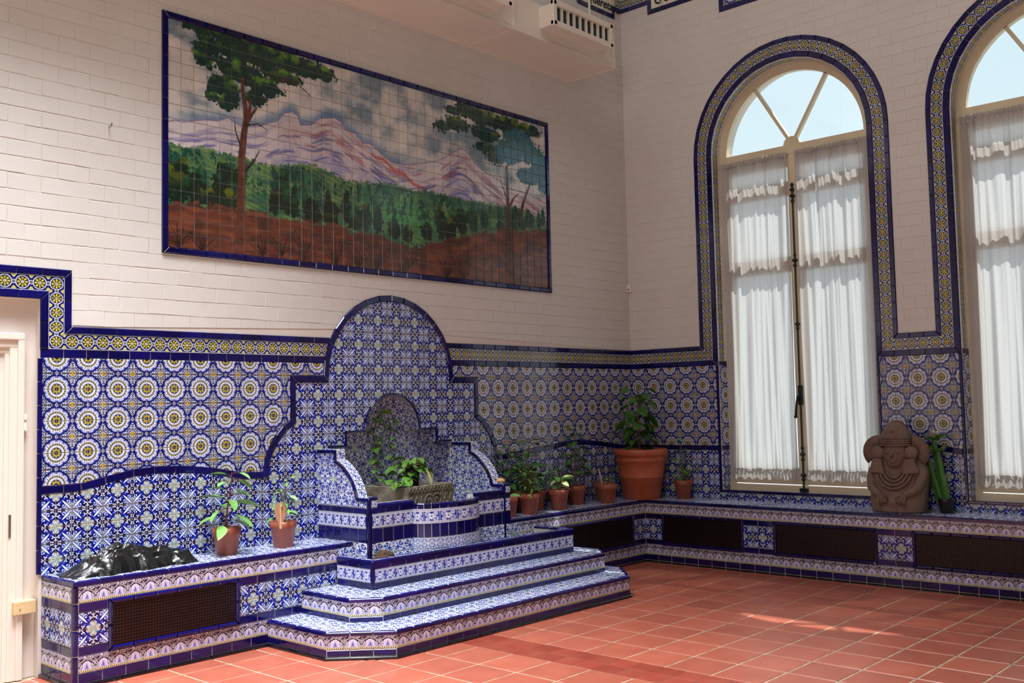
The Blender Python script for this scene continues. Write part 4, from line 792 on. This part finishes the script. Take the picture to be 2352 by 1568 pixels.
curtain(W1, W1+.42, W1+7.75, 'sheer white curtain right of the dark bolt on the full arched window', 8)
curtain(W2, W2+.42, W2+7.75, 'sheer white curtain unseen past the right edge, closed to hold back the sun', 19)  # out of view; added so the sun does not pass this window half
curtain(W2, W2-7.75, W2-.42, 'sheer white curtain on the window cut off by the right edge', 14)

# ------------------------------------------------------------------ air duct
du = thing('air_duct', 'pinkish white sheet metal air duct with grilles hung high along the left wall', 'duct', (-40, -3, 49.2))
raw('duct_body', merge([bx(-75, -9.55, -5.8, -.02, 49.15, 52.4, .05)]), 'duct', du)
raw('end_flange', bx(-9.55, -9.3, -5.95, -.02, 49.0, 52.5, .05), 'duct', du)
for x in (-24.2, -38.6, -53): raw('seam_flange', merge([bx(x-.08, x+.08, -6.0, -5.75, 49.1, 52.45, .03), bx(x-.05, x+.05, -5.9, -.02, 49.07, 49.18)]), 'duct', du)
raw('corner_trim', merge([bx(-75, -9.4, -5.9, -5.75, 49.08, 49.25, .03), bx(-75, -9.4, -.3, -.02, 49.05, 49.2, .03)]), 'duct', du)
for x1 in (-12.0, -26.4, -40.8):
    x0 = x1-8.6; g = raw('air_register', merge([bx(x0, x1, -7.25, -5.75, 50.1, 52.1, .06)]), 'duct', du)
    raw('register_frame', merge([bx(x0-.15, x1+.15, -7.65, -7.2, 49.95, 50.5, .1), bx(x0-.15, x1+.15, -7.65, -7.2, 51.85, 52.4, .1), bx(x0-.15, x0+.35, -7.65, -7.2, 50, 52.35, .08), bx(x1-.35, x1+.15, -7.65, -7.2, 50, 52.35, .08)]), 'duct', g)
    raw('register_shade', bx(x0+.3, x1-.3, -7.3, -7.2, 50.4, 51.95), 'duct_shade', g)  # dark sheet on the solid box stands in for the shaded inside
    for k in range(1, 9): xx = x0+.3+(x1-x0-.6)*k/9; raw('louver', bx(xx-.04, xx+.04, -7.6, -7.25, 50.4, 51.95), 'duct', g)
    raw('flare', solid(Fr((0, -5.75, 0), (1, 0, 0), (0, 0, 1)), [(x1-.4, 50.2), (x1+2.2, 49.25), (x1+2.2, 51.7), (x1-.4, 52.1)], 0, .1), 'duct', g)
raw('hanger_rod', tube([(-13.9, -6.4, 52.2), (-13.9, -6.4, 84)], .1, 8), 'duct', du)
raw('hanger_rod', tube([(-38, -6.4, 52.2), (-38, -6.4, 84)], .1, 8), 'duct', du)
t_ = tag(raw('wall_hook', merge([lathe([(.16, 0), (.16, .02)], (-58.15, -.06, 0), 8), tube([(-58.15, -.05, 35.0), (-58.15, -.4, 35.0), (-58.15, -.45, 35.2)], .05, 6)][1:]), 'steel'), 'tiny metal hook screwed into the white brick wall left of the mural', 'hook')

# ------------------------------------------------------------------ carved stone trough in the basin
def rotmat(c, a): return Matrix.Translation(Vector(c)*T) @ Matrix.Rotation(a, 4, 'Z')
TA = math.radians(6); tc_ = (-33.75, -1.85, 7.3)
tt = thing('stone_trough', 'grey carved stone trough standing inside the fountain basin', 'trough', tc_)
Mt = rotmat(tc_, TA)
def lpart(name, VF, m, parent, M, smooth=False): return link(name, meshdata(name, np.array([tuple(v) for v in VF[0]], float)*T, VF[1], None, m, smooth), parent, M)
def trough_mesh():
    w_, d_, h_, e = 2.8, 2.45, 2.45, .42; ring = []
    def loop(x, y, z, n=12):
        P = []
        for (a, b) in (((-x, -y), (x, -y)), ((x, -y), (x, y)), ((x, y), (-x, y)), ((-x, y), (-x, -y))):
            for i in range(n): t = i/n; P.append([a[0]+(b[0]-a[0])*t, a[1]+(b[1]-a[1])*t, z])
        return P
    L = [loop(w_-.12, d_-.12, 0)]+[loop(w_-.12+.1*k/8, d_-.12+.1*k/8, h_*k/8-.03) for k in range(1, 9)]+[loop(w_-.1, d_-.1, h_), loop(w_-e, d_-e, h_), loop(w_-e-.08, d_-e-.08, h_-.12), loop(w_-e-.25, d_-e-.25, h_-1.3)]
    V, F = [], []; n = len(L[0])
    for j, l in enumerate(L):
        for k, p in enumerate(l):
            if 0 < j < 12: s = .05; p = [p[0]+s*math.sin(p[1]*5+j*1.3+k), p[1]+s*math.sin(p[0]*4.3+j*.9), p[2]+.035*math.sin(k*2.1+j)]
            V.append(p)
    for j in range(len(L)-1):
        for k in range(n): F.append([j*n+k, j*n+(k+1) % n, (j+1)*n+(k+1) % n, (j+1)*n+k])
    F.append(list(range(n))[::-1]); F.append([(len(L)-1)*n+k for k in range(n)]); return V, F
tb = lpart('basin', trough_mesh(), 'stone_trough', tt, Mt)
def ringmesh(c, R, r, n=14, m=6):
    V, F = [], []
    for i in range(n):
        a = 2*PI*i/n
        for k in range(m): b = 2*PI*k/m; V.append((c[0]+(R+r*math.cos(b))*math.cos(a), c[1]-r*math.sin(b), c[2]+(R+r*math.cos(b))*math.sin(a)))
    for i in range(n):
        for k in range(m): F.append([i*m+k, i*m+(k+1) % m, ((i+1) % n)*m+(k+1) % m, ((i+1) % n)*m+k])
    return V, F
P = []
for i in range(13): c = (-2.5+5.0*i/12, -2.45, 2.15); P += [ringmesh(c, .15, .05), ball(c, .05, n=6, m=4)]
lpart('ring_row', merge(P), 'stone_trough', tt, Mt, True)
def spiral(cx, cz, R, turns, s, a0=0): return [(cx+s*R*(1-.85*t)*math.cos(a0+turns*2*PI*t), -2.45+.0*t, cz+R*(1-.85*t)*math.sin(a0+turns*2*PI*t)) for t in [i/22 for i in range(23)]]
sw = [tube([(-2.55+.06*i, -2.44, 1.25+.42*math.sin(i*.62)) for i in range(24)], .06, 6), tube(spiral(-.35, 1.2, .62, 1.6, 1), .06, 6), tube(spiral(.65, 1.25, .55, 1.5, -1, .6), .06, 6), tube(spiral(1.4, .75, .35, 1.3, 1), .055, 6), tube([(1.0+.07*i, -2.44, 1.45+.3*math.sin(i*.7)) for i in range(20)], .055, 6), tube(spiral(-1.6, .5, .35, 1.4, 1), .05, 6)]
for c in ((2.0, .85), (2.35, .55), (-2.3, .45), (-.3, .35), (.4, .5)): sw.append(ringmesh((c[0], -2.44, c[1]), .17, .05))
lpart('carved_scroll', merge(sw), 'stone_trough', tt, Mt, True)

# ------------------------------------------------------------------ stone statue
SB = Vector((-2.25, -29.45, 6.15)); st = thing('stone_statue', 'brown carved stone figure with feathered headdress on the bench between the windows', 'statue', tuple(SB))
Ms = Matrix.Translation(SB*T) @ Matrix.Rotation(-PI/2, 4, 'Z')      # local x = seen right, local -y = towards the room
def loft(secs, n=40, pw=2.6):
    V, F = [], []
    for (z, a, b, cy) in secs:
        for k in range(n):
            t = 2*PI*k/n; c, s = math.cos(t), math.sin(t); V.append((a*math.copysign(abs(c)**(2/pw), c), cy+b*math.copysign(abs(s)**(2/pw), s), z))
    m = len(secs)
    for j in range(m-1):
        for k in range(n): F.append([j*n+k, j*n+(k+1) % n, (j+1)*n+(k+1) % n, (j+1)*n+k])
    F.append(list(range(n))[::-1]); F.append([(m-1)*n+k for k in range(n)]); return V, F
B_ = [loft([(0, 2.05, 1.45, 0), (.12, 2.25, 1.6, 0), (.9, 2.32, 1.65, 0), (1.4, 2.35, 1.55, .05), (1.9, 2.4, 1.3, .2), (2.6, 2.5, 1.15, .25), (3.3, 2.55, 1.1, .3), (3.9, 2.45, 1.05, .3), (4.4, 2.1, .95, .3), (4.8, 1.3, .8, .2)])]
B_.append(ball((0, -.35, 4.98), 1, (1.08, .87, 1.2), 24, 16)); B_.append(ball((0, -.6, 4.2), 1, (.72, .5, .5), 16, 10))
for s in (-1, 1):
    B_.append(tube([(s*2.1, .0, 3.6), (s*2.12, -.5, 2.8), (s*1.95, -.95, 2.1), (s*1.5, -1.3, 1.75), (s*1.0, -1.5, 1.5)], [.46, .44, .4, .34, .26], 12))
    B_.append(ball((s*.88, -1.5, 1.4), .34, (1.05, .55, .85)))
    B_.append(solid(Fr((0, -1.0, 0), (1, 0, 0), (0, 0, 1)), [(s*.75, 3.25), (s*1.0, 4.5), (s*1.75, 4.6), (s*2.1, 3.4)], -.9, .12))
    B_.append(ball((s*.38, -1.17, 5.12), .17, (1.25, .6, .7)))
B_ += [tube([(0, -1.14, 5.3), (0, -1.28, 5.05), (0, -1.42, 4.78)], [.08, .12, .2], 8), tube([(-.28, -1.14, 4.47), (0, -1.26, 4.49), (.28, -1.14, 4.47)], .075, 8), tube([(-.24, -1.12, 4.3), (0, -1.24, 4.27), (.24, -1.12, 4.3)], .085, 8),
       tube([(-.62, -.98, 5.32), (-.35, -1.18, 5.42), (-.1, -1.16, 5.33)], .08, 8), tube([(.62, -.98, 5.32), (.35, -1.18, 5.42), (.1, -1.16, 5.33)], .08, 8)]
ob = lpart('body', merge(B_), 'stone_statue', st, Ms, True)
md = ob.modifiers.new('remesh', 'REMESH'); md.mode = 'VOXEL'; md.voxel_size = .0065; md.use_smooth_shade = True
for s in (-1, 1):
    P = []
    for k in range(4): a = -.5+k*.28; P.append(tube([(s*(1.15-.17*k), -1.62, 1.4), (s*(1.08-.2*k), -1.76, 1.05), (s*(1.0-.21*k), -1.7, .62+.07*k)], [.095, .1, .06], 6))
    P.append(tube([(s*.72, -1.62, 1.55), (s*.5, -1.74, 1.42), (s*.34, -1.7, 1.2)], [.1, .1, .06], 6))
    lpart('hand', merge(P), 'stone_statue', st, Ms, True)
    P = []; n = 15
    for k in range(n):                                     # pleated fan
        a = math.radians(-38+k*122/(n-1)); r_ = 1.42
        P.append(tube([(s*1.42+s*math.cos(a)*.45, -.35, 5.15+math.sin(a)*.45), (s*1.42+s*math.cos(a)*r_, -.25, 5.1+math.sin(a)*r_)], [.04, .17], 6))
    P.append(ball((s*1.42, .05, 5.1), 1.25, (1, .22, 1), 18, 10)); lpart('feather_fan', merge(P), 'stone_statue', st, Ms, True)
    lpart('ear_disc', ball((s*1.42, -.6, 5.05), .6, (1, .55, 1), 18, 12), 'stone_statue', st, Ms, True)
def hring(z, a, b, cy, r, x0=-PI, x1=0): return tube([(a*math.cos(t), cy+b*math.sin(t), z) for t in [x0+(x1-x0)*i/22 for i in range(23)]], r, 8)
lpart('headdress', loft([(5.75, 1.25, .98, -.15), (6.0, 1.34, 1.02, -.12), (6.45, 1.3, 1.0, -.08), (6.9, 1.1, .85, -.05), (7.3, .82, .68, 0), (7.6, .6, .5, .03), (7.8, .3, .3, .05)], 32, 2.2), 'stone_statue', st, Ms, True)
lpart('headband', merge([hring(z, 1.38, 1.08, -.12, .085, 0, 2*PI) for z in (5.72, 5.92, 6.12, 6.3)]), 'stone_statue', st, Ms, True)
lpart('crest', merge([tube([(x*.9-.1, -.95+.09*abs(x), 6.55), (x-.1, -.85+.1*abs(x), 6.85), (x*.7, -.62, 7.2)], .07, 6) for x in (-.6, -.3, 0, .3, .6)]+[ringmesh((0, -.96, 6.72), .2, .06)]), 'stone_statue', st, Ms, True)
lpart('necklace', merge([tube([(R*math.cos(t), -.85-.42*math.sin(-t)*min(1, R/1.2)+.0, 3.6+R*1.05*math.sin(t)) for t in [-PI*.93+PI*.86*i/18 for i in range(19)]], .1, 8) for R in (.6, .9, 1.2, 1.5)]), 'stone_statue', st, Ms, True)

# ------------------------------------------------------------------ plants
LEAF = {}
def leafmesh(kind, m):
    if (kind, m) in LEAF: return LEAF[kind, m]
    wd, pk, dr = dict(ovate=(.24, .8, .18), heart=(.38, .55, .28), narrow=(.1, .9, .12), broad=(.34, .75, .25), lobed=(.36, .8, .2))[kind]; n = 7; V, F = [], []
    for i in range(n+1):
        t = i/n; w = wd*math.sin(PI*min(1, t**pk*1.0))**.8 if 0 < t < 1 else .004
        if kind == 'heart': w = wd*(math.sin(PI*(t*.88+.12)))**.7*(1 if t > .0 else .7)+.002 if t < 1 else .003
        if kind == 'lobed' and 0 < t < 1: w *= .75+.35*(i % 2)
        z = -dr*t*t; V += [(-w, t, z+w*.35), (0, t, z), (w, t, z+w*.35)]
    for i in range(n):
        a = i*3; F += [[a, a+1, a+4, a+3], [a+1, a+2, a+5, a+4]]
    me = meshdata('leaf', V, F, None, m, True); LEAF[kind, m] = me; return me
def leaf(parent, p, d, L, kind='ovate', m='leaf', r=random, droop=0):
    d = Vector(d).normalized(); side = d.cross(Vector((0, 0, 1)));
    if side.length < .1: side = Vector((1, 0, 0))
    side.normalize(); upv = side.cross(d)
    rl = r.uniform(-.5, .5); s2 = side*math.cos(rl)+upv*math.sin(rl); u2 = s2.cross(d); M = Matrix.Identity(4); k = L*T
    for i in range(3): M[i][0], M[i][1], M[i][2], M[i][3] = s2[i]*k, d[i]*k, u2[i]*k, p[i]*T
    o = link('leaf', leafmesh(kind, m), parent, M); return o
def tubepart(name, pts, rad, m, parent, n=6): return raw(name, tube(pts, rad, n), m, parent, True)
def pot(parent, x, y, z, rt=.98, rb=.66, h=1.85, m='pot', soil=True):
    k = rt
    pr_ = [(rb, 0), (rb+.02, .03), (k*.9, h*.74), (k*.955, h*.76), (k*.96, h*.79), (k, h), (k*.94, h+.005), (k*.9, h*.82), (k*.86, h*.6)]
    o = raw('pot', lathe(pr_, (x, y, z), 36), m, parent, True); o.data.polygons[-1].use_smooth = False
    if soil:
        V, F = lathe([(k*.885*i/5+.001, .05*math.sin(i*2.3)) for i in range(5, -1, -1)], (x, y, z+h*.84), 20); raw('soil', (V, F), 'soil', parent, True)
    return o
def plant(label, x, y, stems, z=6.15, rt=.98, rb=.66, h=1.85, m='pot', grp='young plants in small terracotta pots', name='potted_plant', seed=1, stemm='stem'):
    r = random.Random(seed); t = thing(name, label, 'plant', (x, y, z), grp); pot(t, x, y, z, rt, rb, h, m); zs = z+h*.84
    for s in stems:
        H_, lean, nl, L, kind, lm, a0, spread = s[:8]; base = Vector((x+r.uniform(-.25, .25)*rt, y+r.uniform(-.25, .25)*rt, zs-.05)); pts = []
        for i in range(9): q = i/8; pts.append(base+Vector((lean[0]*q**1.5+.08*math.sin(q*5+seed), lean[1]*q**1.5, H_*q)))
        tubepart('stem', pts, [.075*(1-.65*i/8) for i in range(9)], stemm, t)
        for k in range(nl):
            q = a0+(1-a0)*(k+.5)/nl; i = min(7, int(q*8)); f = q*8-i; p = pts[i]*(1-f)+pts[i+1]*f; an = k*2.4+seed+r.uniform(-.3, .3); sz = 1.18*L*r.uniform(.7, 1.15)*(1.15-.5*q)
            el = r.uniform(-.15, .65); dv = Vector((math.cos(an), math.sin(an), el)); reach = spread*r.uniform(.5, 1)*(1.1-.5*q)
            e = p+dv.normalized()*reach
            if e.y > -.25 and y > -6: e.y = -.3-.1*r.random()
            if e.x > -.3: e.x = -.35
            if reach > .25: tubepart('petiole', [p, (p+e)/2+Vector((0, 0, .06)), e], [.035, .03, .02], stemm, t, 4)
            if e.y+dv.y*sz > -.1 and y > -6: dv.y = -abs(dv.y)*.3
            if e.x+dv.x*sz > -.1: dv.x = -abs(dv.x)
            leaf(t, e, (dv.x, dv.y, dv.z-.35), sz, kind, lm, r)
    return t
p1 = plant('potted seedling with broad pale green leaves on a reddish stem, nearest the black bag', -50.6, -1.95, [(4.1, (.2, -.3), 17, 1.5, 'ovate', 'leaf', .12, .9)], seed=4, stemm='stem_red')
p2 = plant('small terracotta pot with a brown wooden paddle stuck in the soil beside a wispy seedling', -46.1, -2.1, [(3.3, (.15, -.2), 26, .62, 'ovate', 'leaf', .2, .75), (2.6, (-.5, -.1), 12, .55, 'ovate', 'leaf', .3, .6)], seed=9)
zz = 7.75
pd = solid(Fr((-46.75, -2.75, zz), (.8, -.6, 0), (0, 0, 1)), [(-.1, -.2), (.1, -.2), (.16, .2), (.38, .75), (.42, 1.2), (.28, 1.55), (0, 1.68), (-.28, 1.55), (-.42, 1.2), (-.38, .75), (-.16, .2)], -.06, .06); raw('paddle', pd, 'paddle', p2)
raw('paddle_ridge', solid(Fr((-46.75, -2.75, zz), (.8, -.6, 0), (0, 0, 1)), [(-.035, -.2), (.035, -.2), (.035, 1.62), (-.035, 1.62)], -.08, .09), 'wood_raw', p2)
plant('terracotta pot half hidden at the right end of the fountain wall, lone low leaf', -23.4, -3.15, [(.6, (-.2, -.2), 3, .8, 'ovate', 'leaf', .3, .3)], seed=5)
plant('terracotta pot of feathery light green foliage near the bench edge right of the fountain', -20.4, -3.05, [(2.9, (.2, 0), 34, .85, 'narrow', 'leaf', .08, .75), (2.6, (-.9, .2), 30, .8, 'narrow', 'leaf', .1, .7), (2.2, (.9, -.2), 26, .75, 'narrow', 'leaf', .1, .6)], seed=12)
plant('terracotta pot in the back row behind the feathery plant, tall leafy stem', -21.4, -1.25, [(4.4, (.8, 0), 17, 1.0, 'lobed', 'leaf_dark', .2, .9)], seed=21)
plant('terracotta pot touching the wall tiles, second pot of the back row, rounded leaves', -19.3, -1.1, [(5.0, (.9, 0), 20, 1.1, 'broad', 'leaf_dark', .2, .9), (3.0, (-.5, -.1), 9, .9, 'broad', 'leaf_dark', .3, .7)], seed=22)
plant('terracotta pot by the bench edge with whitish variegated leaves catching the sun', -15.9, -2.75, [(1.5, (.3, -.2), 6, 1.15, 'ovate', 'leaf_pale', .4, .5), (2.4, (-.5, .3), 7, 1.1, 'broad', 'leaf', .4, .6)], seed=31)
plant('terracotta pot behind the variegated plant, bushy green leaves', -17.2, -1.1, [(2.6, (-.8, 0), 12, 1.2, 'broad', 'leaf_dark', .2, .8)], seed=33)
plant('terracotta pot of back row between the variegated plant and the tall thin one', -14.0, -1.15, [(2.2, (.2, 0), 9, .95, 'broad', 'leaf', .2, .6)], seed=35)
plant('terracotta pot with the tall thin leggy stem reaching above the wavy blue band', -11.4, -1.2, [(6.3, (-.3, 0), 24, .95, 'lobed', 'leaf_dark', .12, 1.0), (4.0, (1.0, -.1), 14, 1.0, 'lobed', 'leaf_dark', .2, .9)], seed=41)
plant('empty looking terracotta pot directly behind the pot with the thin wooden stick', -7.3, -1.4, [(.5, (0, 0), 2, .5, 'ovate', 'leaf', .3, .2)], seed=44)
p6 = plant('terracotta pot with a thin leaning wooden stick and tiny sprout near the big pot', -8.7, -3.0, [(1.1, (.5, .1), 4, .5, 'broad', 'leaf', .5, .3), (.6, (-.2, 0), 3, .4, 'ovate', 'leaf_pale', .3, .2)], seed=43)
tubepart('stick', [(-9.5, -3.1, 7.6), (-9.9, -2.9, 9.6)], [.07, .05], 'wood_raw', p6)
plant('terracotta pot alone right of the big pot, tall weedy stem by the full window', -.98, -6.85, [(4.6, (.1, 0), 18, .62, 'lobed', 'leaf', .05, .7), (2.0, (-.1, .3), 9, .6, 'lobed', 'leaf', .1, .5)], seed=51)
# big pot in the corner
bp = thing('large_potted_plant', 'huge terracotta pot standing in the room corner with a tall big-leaved plant', 'plant', (-3.3, -3.3, 6.15))
raw('pot', lathe([(1.8, 0), (1.86, .06), (2.18, 2.15), (2.24, 2.2), (2.26, 2.3), (2.22, 2.36), (2.47, 3.75), (2.56, 3.85), (2.6, 4.0), (2.56, 4.12), (2.5, 4.2), (2.52, 4.3), (2.68, 4.42), (2.78, 4.6), (2.8, 4.85), (2.74, 5.02), (2.6, 5.1), (2.42, 5.06), (2.36, 4.8), (2.3, 4.3)], (-3.3, -3.3, 6.15), 56), 'pot_big', bp, True)
raw('soil', lathe([(2.34, 0), (1.2, .1), (.01, .14)], (-3.3, -3.3, 10.75), 24), 'soil', bp, True)
r = random.Random(77); pts = [Vector((-3.4+.12*math.sin(i*.9), -3.2, 10.8+.66*i)) for i in range(11)]; tubepart('stem', pts, [.12*(1-.06*i) for i in range(11)], 'stem', bp)
for k in range(32):
    q = .6+k*.295; i = min(9, int(q)); p = pts[i]+(pts[i+1]-pts[i])*(q-i); an = k*2.4; rr_ = (.9 if q < 6 else 1.25)*r.uniform(.6, 1.1); dv = Vector((math.cos(an), math.sin(an), r.uniform(-.1, .4))); e = p+dv*rr_
    e.x = min(e.x, -.6); e.y = min(e.y, -.6); tubepart('petiole', [p, (p+e)/2+Vector((0, 0, .12)), e], [.05, .04, .03], 'stem', bp, 4)
    sz = r.uniform(1.3, 2.0)*(1 if q < 7 else .85)
    if e.x+dv.x*sz > -.2: dv.x = -.2
    if e.y+dv.y*sz > -.2: dv.y = -.2
    leaf(bp, e, (dv.x, dv.y, dv.z-.55), sz, 'broad', 'leaf_dark', r)
# columnar plant with pale flower by the statue
fp_ = thing('potted_succulent', 'tall green stems with a pale yellow flower in a black pot beside the statue', 'plant', (-1.5, -33.1, 6.15))
pot(fp_, -1.5, -33.1, 6.15, .68, .5, 1.25, 'pot_black')
r = random.Random(3)
for (x, y, tx, ty, h) in ((-1.6, -32.6, -1.7, -31.6, 4.3), (-1.4, -32.9, -1.5, -32.3, 5.2), (-1.5, -33.2, -1.6, -32.6, 4.2)):
    V, F = [], []; n = 8
    for i in range(9):
        q = i/8; cx, cy = x+(tx-x)*q, y+(ty-y)*q
        for k in range(n): a = PI*k/4; R_ = (.3 if k % 2 == 0 else .14)*(1-.25*q); V.append((cx+R_*math.cos(a), cy+R_*math.sin(a), 7.1+h*q))
    for i in range(8):
        for k in range(n): F.append([i*n+k, i*n+(k+1) % n, (i+1)*n+(k+1) % n, (i+1)*n+k])
    F.append([8*n+k for k in range(n)]); raw('stem', (V, F), 'leaf_dark', fp_)
    for k in range(16): a = k*2.4; leaf(fp_, (tx, ty, 7.0+h+.05*(k % 4)), (math.cos(a), math.sin(a), .1+.12*(k % 6)), r.uniform(.7, 1.15), 'narrow' if k % 2 else 'ovate', 'leaf', r)
for k in range(18): a = k*2.4; leaf(fp_, (-1.6, -32.5, 12.75), (math.cos(a)*.8, math.sin(a)*.8, .3+.1*(k % 5)), r.uniform(.45, .7), 'narrow', 'petal', r)
# pothos in the trough
po = thing('trailing_pothos', 'trailing vine with variegated heart leaves in a black pot set on the stone trough', 'plant', (-34.0, -2.3, 9.2))
pot(po, -34.0, -2.6, 9.2, .62, .42, 1.9, 'pot_black'); r = random.Random(15); c = Vector((-34.0, -2.6, 11.0))
for k in range(30):
    a = k*2.4; el = r.uniform(-.2, 1.1); d_ = Vector((math.cos(a), math.sin(a), el)).normalized(); L_ = r.uniform(.5, 1.5); e = c+Vector((d_.x*L_, d_.y*L_*.8, max(-.2, d_.z*L_*.9))); tubepart('petiole', [c, (c+e)/2+Vector((0, 0, .15)), e], .035, 'stem', po, 4)
    leaf(po, e, (d_.x, d_.y-.2, -.35+.4*r.random()), r.uniform(.6, 1.0), 'heart', 'leaf_pothos', r)
leaf(po, (-33.0, -3.1, 10.9), (.5, -.3, -.9), 1.3, 'heart', 'leaf_dry', r); leaf(po, (-33.3, -3.3, 10.8), (.3, -.5, -.8), 1.2, 'heart', 'leaf_pale', r)
for vine, nn in (([(-34.1, -2.5, 10.9), (-34.9, -2.4, 10.5), (-35.7, -1.9, 10.1), (-36.2, -1.0, 10.2), (-35.5, .2, 10.9), (-34.9, 1.1, 11.6), (-34.7, 1.2, 12.8), (-34.9, 1.2, 13.8), (-34.6, 1.2, 14.8), (-34.0, 1.2, 15.7)], 22), ([(-33.9, -2.4, 11), (-33.6, -1, 11.4), (-33.2, .8, 11.9), (-33.2, 1.2, 13), (-33.0, 1.2, 14.2), (-33.3, 1.2, 15.2)], 11), ([(-34.1, -2.8, 10.9), (-35.2, -3.4, 10.3), (-36.1, -3.6, 10.0), (-36.7, -3.4, 9.95)], 14)):
    P = [Vector(p) for p in vine]; tubepart('vine', P, .045, 'stem', po, 5)
    for k in range(nn):
        q = (k+.5)/nn*(len(P)-1); i = int(q); p = P[i]+(P[min(i+1, len(P)-1)]-P[i])*(q-i); a = k*2.4; leaf(po, p+Vector((0, -.05, .05)), (math.cos(a), -abs(math.sin(a))*.7-.2, .5*math.sin(a*1.3)-.1), r.uniform(.65, 1.05), 'heart', 'leaf_pothos', r)

# ------------------------------------------------------------------ loose things
def bag():
    nx, ny = 130, 46; V, F = [], []
    X = np.linspace(0, 1, nx+1)[None, :].repeat(ny+1, 0); Y = np.linspace(0, 1, ny+1)[:, None].repeat(nx+1, 1)
    env = np.clip(np.sin(PI*np.clip(X, 0, 1)), 0, 1)**.45*np.clip(np.sin(PI*Y), 0, 1)**.55
    hp = np.interp(X, [0, .1, .22, .35, .5, .62, .75, .86, .94, 1], [.5, .85, 1.45, 1.6, 1.35, 1.05, 1.2, 1.1, 1.5, .3])
    def rid(a, b, s): n_ = fbm(X*a, Y*b, s, 3); return 1-np.abs(2*n_-1)*2
    Z = env*hp*(.72+.34*rid(4+0*X, 3.0, 201)+.14*rid(8, 6, 202)+.04*rid(20, 10, 203)); Z = np.clip(Z, 0, None)
    wob = .25*np.sin(X*19)+.18*np.sin(X*41+1)
    for j in range(ny+1):
        for i in range(nx+1):
            x, y = X[j, i], Y[j, i]; yy = -3.75+.6*abs(x-.3)+(2.9-.5*x)*y+wob[j, i]*(1 if y < .5 else .6)*abs(1-2*y)*.6
            V.append((-61.9+8.5*x+.12*math.sin(y*9+x*5), min(yy, -.35), 6.165+float(Z[j, i])))
    for j in range(ny):
        for i in range(nx): q = j*(nx+1)+i; F.append([q, q+1, q+nx+2, q+nx+1])
    b = [i for i in range(nx+1)]+[(j+1)*(nx+1)-1 for j in range(1, ny+1)]+[ny*(nx+1)+i for i in range(nx-1, -1, -1)]+[j*(nx+1) for j in range(ny-1, 0, -1)]; F.append(b[::-1])
    return V, F
tag(raw('plastic_bag', bag(), 'bag'), 'crumpled shiny black plastic bag lying on the bench by the door end', 'bag')
def lump(name, c, r_, s, m, label, cat, seed, amp=.18):
    V, F = ball((0, 0, 0), 1, (1, 1, 1), 24, 14); rr2 = random.Random(seed); k = [(rr2.uniform(2, 5), rr2.uniform(2, 5), rr2.uniform(2, 5), rr2.uniform(0, 6)) for _ in range(6)]; W = []
    for v in V:
        f = 1+amp*sum(math.sin(a*v[0]+b*v[1]+c_*v[2]+p) for a, b, c_, p in k)/3; W.append((c[0]+v[0]*r_*s[0]*f, c[1]+v[1]*r_*s[1]*f, c[2]+v[2]*r_*s[2]*f))
    return tag(raw(name, (W, F), m, None, True), label, cat)
lump('fibre_clump', (-41.0, -7.1, 5.0), .85, (1, .75, .62), 'soil', 'brown clump of dry plant fibre in the planter trough at the fountain corner', 'clump', 3, .3)
lump('pebble', (-26.65, -5.45, 9.66), .36, (1.15, .9, .6), 'pebble', 'smooth orange pebble resting on the right side wall of the fountain', 'stone', 5, .06)
flush()
